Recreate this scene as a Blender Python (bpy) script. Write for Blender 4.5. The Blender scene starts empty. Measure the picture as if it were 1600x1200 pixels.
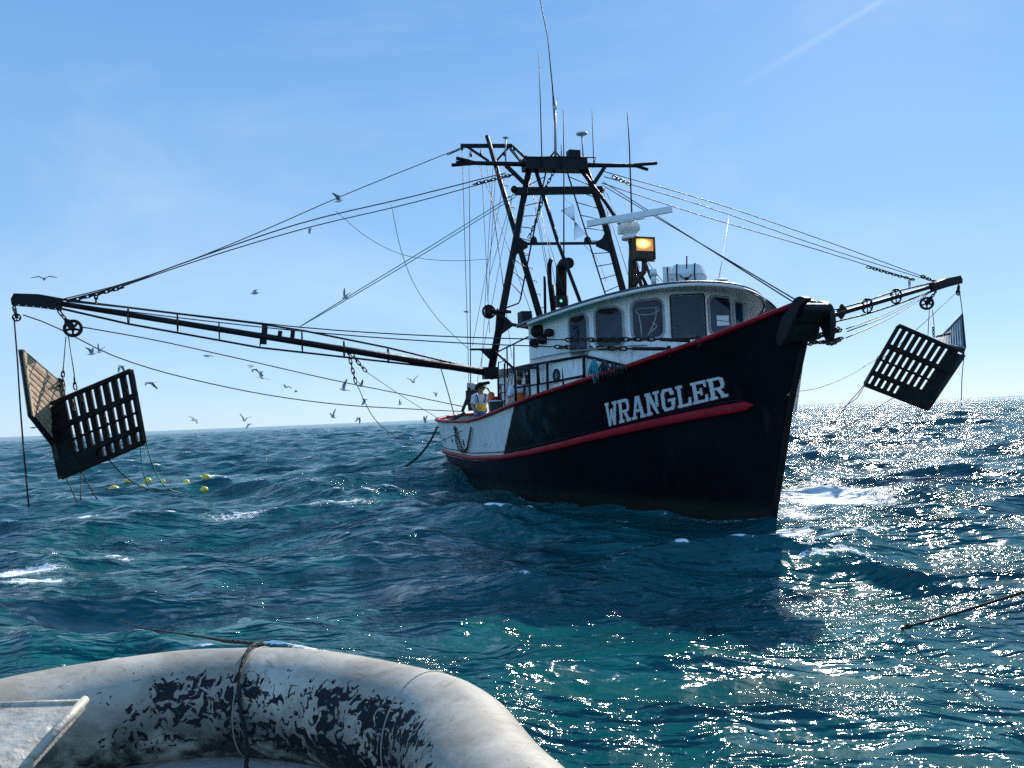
import bpy, math, random
import numpy as np
random.seed(7); rng = np.random.default_rng(11)
scn = bpy.context.scene
# ------------------------------------------------------------------ camera
F = 1250.0; HC = 2.0
ROLL = math.radians(2.327); PITCH = math.atan(50.46/F)
A = np.array
cf = A([0, math.cos(PITCH), math.sin(PITCH)]); r0 = A([1., 0, 0]); u0 = A([0, -math.sin(PITCH), math.cos(PITCH)])
CR = r0*math.cos(ROLL)-u0*math.sin(ROLL); CU = u0*math.cos(ROLL)+r0*math.sin(ROLL); CAM = A([0, 0, HC])
from mathutils import Matrix, Vector
cd = bpy.data.cameras.new('camera'); cam = bpy.data.objects.new('camera', cd); scn.collection.objects.link(cam)
cd.sensor_width = 36; cd.lens = 36*F/1600; cd.clip_start = 0.05; cd.clip_end = 60000
m = Matrix.Identity(4)
for i in range(3):
    m[i][0] = CR[i]; m[i][1] = CU[i]; m[i][2] = -cf[i]; m[i][3] = CAM[i]
cam.matrix_world = m; scn.camera = cam
# ------------------------------------------------------------------ light
SUN_AZ = math.radians(25); SUN_EL = math.radians(32)
w = bpy.data.worlds.new('World'); scn.world = w; w.use_nodes = True
SUN_S, SKY_S, EXPO = 4.8, 0.12, 0.36
sun = bpy.data.lights.new('sun', 'SUN'); sun.energy = SUN_S; sun.angle = math.radians(0.5); sun.color = (1, .96, .9)
so = bpy.data.objects.new('sun', sun); scn.collection.objects.link(so)
sd = Vector((math.sin(SUN_AZ)*math.cos(SUN_EL), math.cos(SUN_AZ)*math.cos(SUN_EL), math.sin(SUN_EL)))
so.rotation_euler = sd.to_track_quat('Z', 'Y').to_euler()
scn.view_settings.view_transform = 'Standard'; scn.view_settings.look = 'None'
scn.view_settings.exposure = EXPO; scn.view_settings.gamma = 1
scn.view_settings.use_curve_mapping = False
scn.cycles.use_denoising = False; scn.cycles.caustics_reflective = False; scn.cycles.caustics_refractive = False; scn.cycles.sample_clamp_indirect = .6; scn.cycles.blur_glossy = 4

def ray(px, py): return cf+CR*(px-800)/F+CU*(600-py)/F
# boat frame: u forward, v to port, w up; F1 points to the bow
TH = math.radians(18); D0 = 22.4
O = A([84/F*D0, D0, 0.]); UF = A([math.sin(TH), -math.cos(TH), 0]); VP = A([math.cos(TH), math.sin(TH), 0]); Z = A([0, 0, 1.])
def L(u, v, w): return O+UF*u+VP*v+Z*w
def uvw(p): q = A(p)-O; return q@UF, q@VP, q[2]
def plane(px, py, n, d): r = ray(px, py); return CAM+r*((d-(CAM-O)@n)/(r@n))
def pu(px, py, u): return plane(px, py, UF, u)
def pv(px, py, v): return plane(px, py, VP, v)
def pw(px, py, w): return plane(px, py, Z, w)
def pd(px, py, y): r = ray(px, py); return CAM+r*(y/r[1])
def path(pix, ya, yb, n=0):
    """points along a hanging line, its depth running evenly from one end to the other"""
    P = A(pix, float); d = np.r_[0, np.cumsum(np.hypot(*np.diff(P, axis=0).T))]; d /= d[-1]
    if n:
        t = np.linspace(0, 1, n); X = catm(d, P, t); d = t; P = X
    return [pd(x, y, ya+(yb-ya)*k) for (x, y), k in zip(P, d)]
def catm(d, P, t):
    out = []
    m_ = np.gradient(P, d, axis=0) if len(d) > 2 else np.tile((P[1]-P[0])/(d[1]-d[0]), (2, 1))
    for x in t:
        i = min(max(np.searchsorted(d, x)-1, 0), len(d)-2); h = d[i+1]-d[i]; s = (x-d[i])/h
        out.append((2*s**3-3*s**2+1)*P[i]+(s**3-2*s**2+s)*h*m_[i]+(-2*s**3+3*s**2)*P[i+1]+(s**3-s**2)*h*m_[i+1])
    return A(out)

# ------------------------------------------------------------------ node helpers
def mat(name):
    m = bpy.data.materials.new(name); m.use_nodes = True; return m, m.node_tree.nodes, m.node_tree.links
def N(ns, t, **k):
    n = ns.new(t)
    for a, b in k.items():
        if a.startswith('i_'): n.inputs[a[2:].replace('_', ' ')].default_value = b
        else: setattr(n, a, b)
    return n
def mix(ns, ln, fac, a, b):
    n = ns.new('ShaderNodeMix'); n.data_type = 'RGBA'
    for s, v in ((0, fac), (6, a), (7, b)):
        if hasattr(v, 'links') or hasattr(v, 'is_linked'): ln.new(v, n.inputs[s])
        else: n.inputs[s].default_value = v if s == 0 else (*v, 1)[:4]
    return n.outputs[2]
def ramp(ns, ln, fac, a, b, va=0., vb=1.):
    n = ns.new('ShaderNodeMapRange'); n.inputs[1].default_value = a; n.inputs[2].default_value = b
    n.inputs[3].default_value = va; n.inputs[4].default_value = vb; ln.new(fac, n.inputs[0]); return n.outputs[0]
def math_(ns, ln, op, a, b=None):
    n = ns.new('ShaderNodeMath'); n.operation = op
    for i, v in enumerate((a, b)):
        if v is None: continue
        if hasattr(v, 'is_linked'): ln.new(v, n.inputs[i])
        else: n.inputs[i].default_value = v
    return n.outputs[0]
def paint(name, col, rough=.5, var=.25, dirt=None, dirt_amt=.4, scale=3., stretch=(1, 1, 1), bump=.15, metal=0., spec=.5, bscale=25.):
    m, ns, ln = mat(name); b = ns['Principled BSDF']
    tc = N(ns, 'ShaderNodeTexCoord'); mp = N(ns, 'ShaderNodeMapping'); mp.inputs['Scale'].default_value = stretch
    ln.new(tc.outputs['Object'], mp.inputs[0])
    n1 = N(ns, 'ShaderNodeTexNoise', i_Scale=scale, i_Detail=8., i_Roughness=.65); ln.new(mp.outputs[0], n1.inputs['Vector'])
    n2 = N(ns, 'ShaderNodeTexNoise', i_Scale=scale*4.3, i_Detail=6.); ln.new(mp.outputs[0], n2.inputs['Vector'])
    c0 = tuple(c*(1-var) for c in col); c1 = tuple(min(1, c*(1+var)) for c in col)
    c = mix(ns, ln, ramp(ns, ln, n1.outputs[0], .35, .65), c0, c1)
    if dirt:
        f = math_(ns, ln, 'MULTIPLY', ramp(ns, ln, n2.outputs[0], .5, .68), ramp(ns, ln, n1.outputs[0], .42, .6, 0, dirt_amt))
        c = mix(ns, ln, f, c, dirt)
    ln.new(c, b.inputs['Base Color'])
    ln.new(ramp(ns, ln, n2.outputs[0], .3, .7, rough*.8, min(1, rough*1.25)), b.inputs['Roughness'])
    b.inputs['Metallic'].default_value = metal; b.inputs['Specular IOR Level'].default_value = spec
    if bump:
        n3 = N(ns, 'ShaderNodeTexNoise', i_Scale=bscale, i_Detail=5.); ln.new(mp.outputs[0], n3.inputs['Vector'])
        bp = N(ns, 'ShaderNodeBump', i_Strength=bump, i_Distance=.02); ln.new(n3.outputs[0], bp.inputs['Height']); ln.new(bp.outputs[0], b.inputs['Normal'])
    return m
M = dict(
    black=paint('black_paint', (.006, .0065, .009), .55, .4, (.06, .028, .014), .3, 2.5, spec=.2),
    steel=paint('weathered_steel', (.011, .012, .014), .6, .4, (.09, .045, .025), .4, 4, spec=.25),
    wire=paint('wire_rope', (.02, .022, .022), .6, .3, None, bump=0),
    green_wire=paint('green_line', (.025, .22, .17), .6, .3, None, bump=0),
    warp=paint('green_warp', (.012, .035, .03), .6, .3, None, bump=0), rope=paint('dark_rope', (.010, .011, .012), .8, .4, None, scale=20, bump=.6, bscale=90),
    chain=paint('chain_steel', (.035, .03, .028), .45, .4, (.15, .07, .03), .6, 12, metal=.6),
    red=paint('red_paint', (.30, .008, .018), .45, .25, (.07, .012, .012), .6, 3, spec=.15),
    white=paint('white_paint', (.80, .81, .80), 0.45, .05, (.34, .22, .13), .5, 1.8, (2, 2, .35)),
    roofdark=paint('roof_edge_paint', (.03, .035, .045), .45, .4, (.12, .07, .05), .4, 3),
    visor=paint('visor_grey', (.16, .19, .2), .5, .3, (.04, .04, .04), .5, 3),
    grey=paint('grey_paint', (.30, .31, .31), .5, .2, (.16, .09, .05), .5, 3),
    deck=paint('deck_boards', (.16, .14, .12), .7, .3, (.05, .04, .03), .5, 4),
    inner=paint('bulwark_inside', (.22, .23, .22), .6, .25, (.12, .07, .04), .6, 4),
    plastic=paint('white_plastic', (.74, .76, .76), .35, .05, (.4, .38, .33), .3, 4, bump=.05),
    letter=paint('letter_white', (.62, .67, .70), .5, .08, (.15, .12, .12), .7, 6),
    shadowred=paint('letter_edge_red', (.07, .006, .014), .5, .2, None), wood=paint('tan_boards', (.50, .345, .21), .7, .35, (.10, .06, .035), .6, 5, (1, 1, 1)),
    doorblack=paint('tarred_wood', (.007, .0065, .007), .7, .5, (.04, .024, .016), .4, 5, spec=.15),
    skin=paint('skin', (.42, .23, .16), .5, .1, None, bump=0), hair=paint('hair', (.035, .022, .014), .7, .3, None, bump=.5),
    shirt=paint('white_shirt', (.66, .68, .72), .8, .08, None, bump=.3), blue=paint('blue_oilskin', (.02, .07, .25), .45, .3, None),
    yellow=paint('yellow_cloth', (.62, .47, .05), .5, .2, None), orange=paint('orange_oilskin', (.75, .17, .02), .45, .2, None),
    float=paint('yellow_float', (.80, .60, .05), .35, .1, (.3, .25, .1), .5, 5),
    net=paint('green_net', (.015, .14, .09), .8, .5, (.0, .03, .03), .6, 14, bump=1., bscale=60),
    glove=paint('dark_green_cloth', (.012, .03, .025), .8, .5, None, bump=.8), teal=paint('teal_rope', (.03, .28, .33), .8, .4, None, scale=20, bump=.8, bscale=60),
    gullw=paint('gull_white', (.7, .71, .72), .7, .05, None, bump=0), gullg=paint('gull_grey', (.30, .32, .35), .7, .15, None, bump=0),
    gullk=paint('gull_black', (.05, .05, .055), .7, .1, None, bump=0), beak=paint('beak', (.5, .3, .04), .5, .1, None, bump=0),
    brown=paint('day_shape_mesh', (.05, .12, .22), .7, .3, None), rust=paint('rusty_steel', (.05, .026, .018), .75, .5, (.02, .02, .02), .6, 6, bump=.5),
    paper=paint('paper', (.7, .72, .72), .7, .05, None, bump=0),
)
def glass_mat():
    m, ns, ln = mat('window_glass'); b = ns['Principled BSDF']
    b.inputs['Base Color'].default_value = (.022, .05, .075, 1); b.inputs['Roughness'].default_value = .06; b.inputs['IOR'].default_value = 1.4; b.inputs['Specular IOR Level'].default_value = .35
    tc = N(ns, 'ShaderNodeTexCoord'); n = N(ns, 'ShaderNodeTexNoise', i_Scale=2.2, i_Detail=3.); ln.new(tc.outputs['Object'], n.inputs['Vector'])
    c = mix(ns, ln, ramp(ns, ln, n.outputs[0], .4, .62), (.001, .014, .036), (.003, .032, .07)); ln.new(c, b.inputs['Base Color'])
    bp = N(ns, 'ShaderNodeBump', i_Strength=.25, i_Distance=.05); ln.new(n.outputs[0], bp.inputs['Height']); ln.new(bp.outputs[0], b.inputs['Normal'])
    return m
M['glass'] = glass_mat()
def emis(name, col, s):
    m, ns, ln = mat(name); b = ns['Principled BSDF']; b.inputs['Base Color'].default_value = (.8, .6, .3, 1); b.inputs['Roughness'].default_value = .2
    b.inputs['Emission Color'].default_value = (*col, 1); b.inputs['Emission Strength'].default_value = s
    return m
M['green_light'] = emis('green_lamp', (.05, 1, .4), 1.6)
def lamp_mat():
    m, ns, ln = mat('sodium_lens'); b = ns['Principled BSDF']; b.inputs['Roughness'].default_value = .25; b.inputs['Base Color'].default_value = (.5, .3, .1, 1)
    uv = N(ns, 'ShaderNodeUVMap'); g = N(ns, 'ShaderNodeVectorMath', operation='DISTANCE'); ln.new(uv.outputs[0], g.inputs[0]); g.inputs[1].default_value = (.42, .62, 0)
    n = N(ns, 'ShaderNodeTexNoise', i_Scale=5., i_Detail=3.); ln.new(uv.outputs[0], n.inputs['Vector'])
    d = math_(ns, ln, 'ADD', g.outputs['Value'], math_(ns, ln, 'MULTIPLY', n.outputs[0], .25))
    f = ramp(ns, ln, d, .22, .62, 1, 0)
    ln.new(mix(ns, ln, f, (1, .36, .03), (1, .72, .22)), b.inputs['Emission Color']); ln.new(ramp(ns, ln, f, 0, 1, .35, 2.6), b.inputs['Emission Strength'])
    return m
M['lamp'] = lamp_mat()

# ------------------------------------------------------------------ mesh builder
def nrm(v): v = A(v, float); l = np.linalg.norm(v); return v/l if l > 1e-9 else v
class MB:
    def __init__(s): s.v = []; s.f = []; s.mi = []; s.m = 0; s.sm = []
    def add(s, vs, fs, smooth=False):
        o = len(s.v); s.v += [tuple(map(float, p)) for p in vs]; s.f += [tuple(i+o for i in f) for f in fs]; s.mi += [s.m]*len(fs); s.sm += [smooth]*len(fs)
        return s
    def tube(s, pts, r, n=8, cap=True, closed=False):
        pts = [A(p, float) for p in pts]; k = len(pts); rr = r if hasattr(r, '__len__') else [r]*k
        up = None; vs = []
        for i, p in enumerate(pts):
            t = nrm((pts[(i+1) % k]-pts[i-1]) if closed else pts[min(i+1, k-1)]-pts[max(i-1, 0)])
            if up is None:
                a = A([0, 0, 1.]) if abs(t[2]) < .9 else A([1., 0, 0]); up = nrm(np.cross(np.cross(t, a), t))
            up = nrm(up-t*(up@t)); sd_ = np.cross(t, up)
            for j in range(n):
                a = 2*math.pi*j/n; vs.append(p+rr[i]*(math.cos(a)*up+math.sin(a)*sd_))
        fs = []
        for i in range(k if closed else k-1):
            for j in range(n):
                a, b = i*n+j, i*n+(j+1) % n; c, d = ((i+1) % k)*n+(j+1) % n, ((i+1) % k)*n+j; fs.append((a, d, c, b))
        if cap and not closed: fs += [tuple(range(n)), tuple(range((k-1)*n, k*n))[::-1]]
        return s.add(vs, fs, True)
    def box(s, c, x, y, z):
        """centre and three half-axis vectors"""
        c, x, y, z = (A(q, float) for q in (c, x, y, z)); vs = [c+i*x+j*y+k*z for i in (-1, 1) for j in (-1, 1) for k in (-1, 1)]
        return s.add(vs, [(0, 1, 3, 2), (4, 6, 7, 5), (0, 4, 5, 1), (2, 3, 7, 6), (0, 2, 6, 4), (1, 5, 7, 3)])
    def bar(s, a, b, wd, hg, up=(0, 0, 1.)):
        a, b = A(a, float), A(b, float); d = b-a; t = nrm(d); sd_ = nrm(np.cross(t, up)); u_ = np.cross(sd_, t)
        return s.box((a+b)/2, d/2, sd_*wd/2, u_*hg/2)
    def prism(s, poly, d):
        """closed polygon of 3-D points swept along vector d"""
        P = [A(p, float) for p in poly]; n = len(P); d = A(d, float); vs = P+[p+d for p in P]
        return s.add(vs, [tuple(range(n))[::-1], tuple(range(n, 2*n))]+[(i, (i+1) % n, n+(i+1) % n, n+i) for i in range(n)])
    def ball(s, c, r, n=12, sc=(1, 1, 1), ax=None):
        c = A(c, float); ax = ax if ax is not None else np.eye(3); vs = []; k = n//2
        for i in range(1, k):
            th = math.pi*i/k
            for j in range(n):
                ph = 2*math.pi*j/n; q = A([math.sin(th)*math.cos(ph)*sc[0], math.sin(th)*math.sin(ph)*sc[1], math.cos(th)*sc[2]])*r
                vs.append(c+q@ax)
        vs += [c+A([0, 0, r*sc[2]])@ax, c-A([0, 0, r*sc[2]])@ax]; T, Bm = len(vs)-2, len(vs)-1; fs = []
        for i in range(k-2):
            for j in range(n): fs.append((i*n+j, (i+1)*n+j, (i+1)*n+(j+1) % n, i*n+(j+1) % n))
        for j in range(n): fs.append((T, j, (j+1) % n)); fs.append((Bm, (k-2)*n+(j+1) % n, (k-2)*n+j))
        return s.add(vs, fs, True)
    def grid(s, G, smooth=True, wrap=False, flip=False):
        a, b = len(G), len(G[0]); vs = [p for row in G for p in row]; fs = []
        for i in range(a-1):
            for j in range(b if wrap else b-1):
                q = (i*b+j, i*b+(j+1) % b, (i+1)*b+(j+1) % b, (i+1)*b+j); fs.append(q[::-1] if flip else q)
        return s.add(vs, fs, smooth)
    def disc_ring(s, c, ax, R, r, n=20, nn=6):
        ax = nrm(ax); a = nrm(np.cross(ax, [0.3, .2, 1])); b = np.cross(ax, a)
        return s.tube([A(c)+R*(math.cos(t)*a+math.sin(t)*b) for t in np.linspace(0, 2*math.pi, n, endpoint=False)], r, nn, closed=True)
    def build(s, name, mt, parent=None, origin=None):
        V = A(s.v); me = bpy.data.meshes.new(name)
        o0 = A([0, 0, 0.])
        if parent is None: o0 = A(origin, float) if origin is not None else A([V[:, 0].mean(), V[:, 1].mean(), V[:, 2].min()])
        me.from_pydata([tuple(p) for p in V-o0], [], s.f)
        for q in (mt if isinstance(mt, (list, tuple)) else [mt]): me.materials.append(M[q] if isinstance(q, str) else q)
        me.polygons.foreach_set('material_index', s.mi); me.polygons.foreach_set('use_smooth', s.sm)
        o = bpy.data.objects.new(name, me); scn.collection.objects.link(o)
        if parent is None: o.location = o0
        else: adopt(o, parent)
        return o
def world(o):
    m_ = o.matrix_basis
    if o.parent: m_ = world(o.parent) @ o.matrix_parent_inverse @ m_
    return m_
def adopt(o, parent): o.parent = parent; o.matrix_parent_inverse = world(parent).inverted()
def tag(o, label=None, cat=None, group=None, kind=None):
    for k, v in (('label', label), ('category', cat), ('group', group), ('kind', kind)):
        if v: o[k] = v
    return o
def thing(name, loc, label, cat, group=None, rz=0):
    o = bpy.data.objects.new(name, None); scn.collection.objects.link(o); o.location = tuple(map(float, loc)); o.rotation_euler.z = rz; o.empty_display_size = .2
    return tag(o, label, cat, group)
def T(name, mt, parent, pts, r, n=8, **k): return MB().tube(pts, r, n, **k).build(name, mt, parent)
def chain_mb(mb, pts, link=.11, r=.013, wd=.032):
    pts = [A(p, float) for p in pts]; d = np.r_[0, np.cumsum([np.linalg.norm(b-a) for a, b in zip(pts, pts[1:])])]
    P = A(pts); n = max(2, int(d[-1]/link)); ts = np.linspace(0, d[-1], n+1)
    Q = [A([np.interp(t, d, P[:, i]) for i in range(3)]) for t in ts]
    for i in range(n):
        a, b = Q[i], Q[i+1]; t = nrm(b-a); e = nrm(np.cross(t, [0.2, .3, 1])); g = np.cross(t, e); s_ = e*.7+g*.7 if i % 2 else e*.7-g*.7
        h = np.linalg.norm(b-a)*.5+r*1.3; c = (a+b)/2; L_ = []
        for k in range(10):
            x = 2*math.pi*k/10; L_.append(c+t*(h-wd*.5)*np.sign(math.cos(x))*min(1, abs(math.cos(x))*2)+t*wd*.5*math.cos(x)+s_*wd*math.sin(x))
        mb.tube(L_, r, 5, closed=True)
    return mb

# ------------------------------------------------------------------ world sky
ns, ln = w.node_tree.nodes, w.node_tree.links
bg = ns['Background']; bg.inputs[1].default_value = SKY_S
sky = N(ns, 'ShaderNodeTexSky'); sky.sky_type = 'NISHITA'; sky.sun_disc = False; sky.sun_elevation = SUN_EL; sky.sun_rotation = SUN_AZ
sky.air_density = .75; sky.dust_density = .3; sky.ozone_density = 4.5; sky.altitude = 0
tc = N(ns, 'ShaderNodeTexCoord'); D = tc.outputs['Generated']
mp = N(ns, 'ShaderNodeMapping'); mp.inputs['Scale'].default_value = (1.2, 1.2, 2.8); mp.inputs['Rotation'].default_value = (0, .25, 0); ln.new(D, mp.inputs[0])
n1 = N(ns, 'ShaderNodeTexNoise', i_Scale=1.6, i_Detail=9., i_Roughness=.6, i_Distortion=.6); ln.new(mp.outputs[0], n1.inputs['Vector'])
cl = ramp(ns, ln, n1.outputs[0], .48, .78, 0, .2)
d1, d2 = nrm(ray(1385, -4)), nrm(ray(1200, 108)); nn = nrm(np.cross(d1, d2)); mid = nrm(d1+d2*.6)
dn = N(ns, 'ShaderNodeVectorMath', operation='DOT_PRODUCT'); ln.new(D, dn.inputs[0]); dn.inputs[1].default_value = nn
ad = math_(ns, ln, 'ABSOLUTE', dn.outputs['Value'])
n2 = N(ns, 'ShaderNodeTexNoise', i_Scale=45., i_Detail=4.); ln.new(D, n2.inputs['Vector'])
ad = math_(ns, ln, 'ADD', ad, math_(ns, ln, 'MULTIPLY', n2.outputs[0], .004))
dm = N(ns, 'ShaderNodeVectorMath', operation='DOT_PRODUCT'); ln.new(D, dm.inputs[0]); dm.inputs[1].default_value = nrm(d1*1.9-d2*.9)
ct = math_(ns, ln, 'MULTIPLY', ramp(ns, ln, ad, .001, .008, .2, 0), ramp(ns, ln, dm.outputs['Value'], .958, .992, 0, 1))
fac = math_(ns, ln, 'MAXIMUM', cl, ct)
hs = N(ns, 'ShaderNodeHueSaturation'); hs.inputs['Saturation'].default_value = 1.12; 
tint = N(ns, 'ShaderNodeMix', data_type='RGBA', blend_type='MULTIPLY'); tint.inputs[0].default_value = 1; ln.new(sky.outputs[0], tint.inputs[6]); tint.inputs[7].default_value = (.90, 1.0, 1.10, 1); ln.new(tint.outputs[2], hs.inputs['Color'])
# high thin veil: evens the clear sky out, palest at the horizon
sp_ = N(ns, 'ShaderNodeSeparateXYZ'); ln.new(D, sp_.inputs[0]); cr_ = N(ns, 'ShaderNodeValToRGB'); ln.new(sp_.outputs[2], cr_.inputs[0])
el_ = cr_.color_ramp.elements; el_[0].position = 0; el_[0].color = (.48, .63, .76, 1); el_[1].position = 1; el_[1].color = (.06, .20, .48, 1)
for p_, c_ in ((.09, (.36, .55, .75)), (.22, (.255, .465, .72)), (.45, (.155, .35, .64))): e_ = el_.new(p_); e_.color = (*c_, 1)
vs_ = N(ns, 'ShaderNodeVectorMath', operation='SCALE'); ln.new(ramp(ns, ln, sp_.outputs[1], .1, -.6, 1/SKY_S, 1.6/SKY_S), vs_.inputs[3]);  # added fill: unseen sky behind us brightened to lift the white paint
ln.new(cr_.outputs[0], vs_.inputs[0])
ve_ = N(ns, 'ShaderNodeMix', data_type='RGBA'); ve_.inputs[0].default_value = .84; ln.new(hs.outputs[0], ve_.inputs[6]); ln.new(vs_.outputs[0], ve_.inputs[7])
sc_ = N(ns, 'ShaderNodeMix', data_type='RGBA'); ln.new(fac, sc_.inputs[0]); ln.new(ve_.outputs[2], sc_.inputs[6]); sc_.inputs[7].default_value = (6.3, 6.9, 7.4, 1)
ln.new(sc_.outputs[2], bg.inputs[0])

# ------------------------------------------------------------------ sea
def sea():
    az = np.r_[np.radians(np.linspace(-46, 46, 1000)), np.radians(np.linspace(46.6, 313.6, 268))]
    rs = [0.5]
    while rs[-1] < 20000:
        r = rs[-1]; rs.append(r+(max(.028, r*.0042) if r < 420 else r*.02))
    rs = A(rs); nr, na = len(rs), len(az)
    Rr, Az = np.meshgrid(rs, az, indexing='ij'); X = (Rr*np.sin(Az)).astype('f4'); Y = (Rr*np.cos(Az)).astype('f4')
    dx = np.zeros_like(X); dy = np.zeros_like(X); z = np.zeros_like(X); J = np.zeros_like(X); sp = (Rr*.0042).astype('f4')
    nw = 150; lam = np.exp(np.linspace(math.log(.26), math.log(13), nw)); main = math.radians(200)
    # groupiness: slow modulation
    for i, l in enumerate(lam):
        l *= rng.uniform(.93, 1.07); k = 2*math.pi/l; spread = 1.0 if l < 2.5 else .75
        th = main+rng.normal(0, spread*.75); s = .028*(1.25 if 1. < l < 5 else (.85 if l < .7 else 1.))*(.62 if l > 7 else 1); a = s/k*rng.uniform(.6, 1.4); ph = rng.uniform(0, 6.28)
        cx, cy = math.sin(th), math.cos(th); f = (k*(cx*X+cy*Y)+ph).astype('f4')
        ft = np.clip((l/sp-2.2)/2.5, 0, 1).astype('f4')*(a)
        c, sn = np.cos(f)*ft, np.sin(f)*ft
        z += c; q = 1.15; dx -= q*cx*sn; dy -= q*cy*sn; J += k*c
    # sharpen the crests a little
    z = z+np.where(z > 0, z*z*.22, z*z*.05).astype('f4')
    # local heights: bow wave, swell beneath the stern, calmer close alongside
    def bump(p, r, h, rx=1):
        nonlocal z
        z += (h*np.exp(-(((X-p[0])/rx)**2+(Y-p[1])**2)/r**2)).astype('f4')
    bx, by = L(9.3, 0, 0)[:2]
    bump((bx+.9, by+.9), .9, .16, 1.5); b2 = L(-6, -2.4, 0); bump(b2, 5., .8)
    P = np.stack([X+dx, Y+dy, z], -1).reshape(-1, 3).astype('f4')
    Jf = J.ravel()
    foam = np.clip((Jf-.43)/.35, 0, 1)
    def blob(p, rx, ry, amt, rot=0):
        nonlocal foam
        ex, ey = P[:, 0]-p[0], P[:, 1]-p[1]; c, s_ = math.cos(rot), math.sin(rot)
        d = ((ex*c+ey*s_)/rx)**2+((-ex*s_+ey*c)/ry)**2; foam = np.maximum(foam, amt*np.exp(-d))
    for px, py, rx, ry, amt in ((1300, 765, 1.5, 1.8, .80), (1255, 780, .7, .8, .75), (1290, 845, 1.0, .35, .78), (1235, 822, .5, .3, .72), (1310, 870, .8, .16, .62), (20, 885, .7, .55, 1.0), (60, 900, .5, .4, .9), 
                                (210, 965, .28, .2, .72), (250, 758, 4.5, 1.6, .52), (300, 745, 2.2, .7, .7), (130, 800, .4, .9, .72), (440, 715, 4, 3.0, .50), (180, 860, .5, .15, .62), (530, 795, 1.3, .5, .60), (370, 805, 1.2, .5, .58), (130, 770, .3, .3, .7),
                                (470, 930, .35, .2, .6), (300, 905, .3, .3, .55), (960, 802, .5, .15, .52), (690, 730, .5, .9, .6), (1190, 1010, 1.2, .35, .3)):
        g = pw(px, py, .1); blob(g, rx, ry, amt)
    for k in np.linspace(0, 1, 60):
        u = 8.9-15*k; c = L(u, -(2.35*(1-((max(u, 0))/9.15)**1.7)+.12), 0); blob(c, .3, .3, .44 if k < .1 else .36)
    for k in range(14): blob(L(9.4-.5*k, .5+.16*k, 0), .45, .4, .72)
    me = bpy.data.meshes.new('sea'); me.vertices.add(len(P)); me.vertices.foreach_set('co', P.ravel())
    i = np.arange(nr-1)[:, None]; j = np.arange(na)[None, :]; jn = (j+1) % na
    Q = np.stack([i*na+j, (i+1)*na+j, (i+1)*na+jn, i*na+jn], -1).reshape(-1, 4)[:, ::-1].astype('i4')
    me.loops.add(Q.size); me.loops.foreach_set('vertex_index', Q.ravel()); me.polygons.add(len(Q))
    me.polygons.foreach_set('loop_start', np.arange(len(Q), dtype='i4')*4); me.polygons.foreach_set('use_smooth', np.ones(len(Q), bool))
    me.update(); me.validate()
    at = me.attributes.new('foam', 'FLOAT', 'POINT'); at.data.foreach_set('value', foam.astype('f4'))
    m, ns, ln = mat('sea_water'); b = ns['Principled BSDF']
    ge = N(ns, 'ShaderNodeNewGeometry'); pos = ge.outputs['Position']
    def noise(sc, det, ro=.55, dist=0., st=None):
        v = pos
        if st: q = N(ns, 'ShaderNodeMapping'); q.inputs['Scale'].default_value = st; q.inputs['Rotation'].default_value = (0, 0, .35); ln.new(pos, q.inputs[0]); v = q.outputs[0]
        n = N(ns, 'ShaderNodeTexNoise', i_Scale=sc, i_Detail=det, i_Roughness=ro, i_Distortion=dist); ln.new(v, n.inputs['Vector']); return n.outputs[0]
    hsum = math_(ns, ln, 'MULTIPLY', noise(1.5, 3, .55, .5, (.7, 1.4, 1)), .155)
    hsum = math_(ns, ln, 'ADD', hsum, math_(ns, ln, 'MULTIPLY', noise(6., 2.5, .6, .9, (.7, 1.3, 1)), .043))
    hsum = math_(ns, ln, 'ADD', hsum, math_(ns, ln, 'MULTIPLY', noise(22, 1.5, .5, .6), .0055))
    hsum = math_(ns, ln, 'MULTIPLY', hsum, ramp(ns, ln, noise(.55, 4, .65, .4, (.6, 1.3, 1)), .36, .64, .16, 1.85))
    fa = N(ns, 'ShaderNodeAttribute', attribute_name='foam').outputs['Fac']
    fn = noise(5., 9, .72, 1.6); f2 = noise(19, 6, .75, 1.8); f3 = noise(.45, 3, .5)
    nz_ = N(ns, 'ShaderNodeTexNoise', i_Scale=2.5, i_Detail=4.); ln.new(pos, nz_.inputs['Vector']); wv = N(ns, 'ShaderNodeVectorMath', operation='MULTIPLY_ADD'); ln.new(nz_.outputs['Color'], wv.inputs[0]); wv.inputs[1].default_value = (.35, .35, .35); ln.new(pos, wv.inputs[2])
    vo = N(ns, 'ShaderNodeTexVoronoi', feature='DISTANCE_TO_EDGE', i_Scale=5.5); ln.new(wv.outputs[0], vo.inputs['Vector'])
    lace = ramp(ns, ln, vo.outputs['Distance'], 0, .2, .13, 0)
    tot = math_(ns, ln, 'ADD', math_(ns, ln, 'ADD', math_(ns, ln, 'MULTIPLY', fn, .42), math_(ns, ln, 'MULTIPLY', f2, .48)), lace)
    thr = math_(ns, ln, 'SUBTRACT', 1.0, math_(ns, ln, 'MULTIPLY', fa, .72))
    fm = ramp(ns, ln, math_(ns, ln, 'SUBTRACT', tot, math_(ns, ln, 'MULTIPLY', thr, .78)), -.01, .05)
    fm = math_(ns, ln, 'MULTIPLY', fm, ramp(ns, ln, fa, .08, .3))
    body = mix(ns, ln, ramp(ns, ln, f3, .35, .65), (.0005, .048, .057), (.001, .090, .089))
    aer = math_(ns, ln, 'MULTIPLY', ramp(ns, ln, fa, .15, .9), .55)
    body = mix(ns, ln, aer, body, (.05, .24, .23))
    ln.new(mix(ns, ln, fm, body, (.75, .8, .8)), b.inputs['Base Color'])
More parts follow.
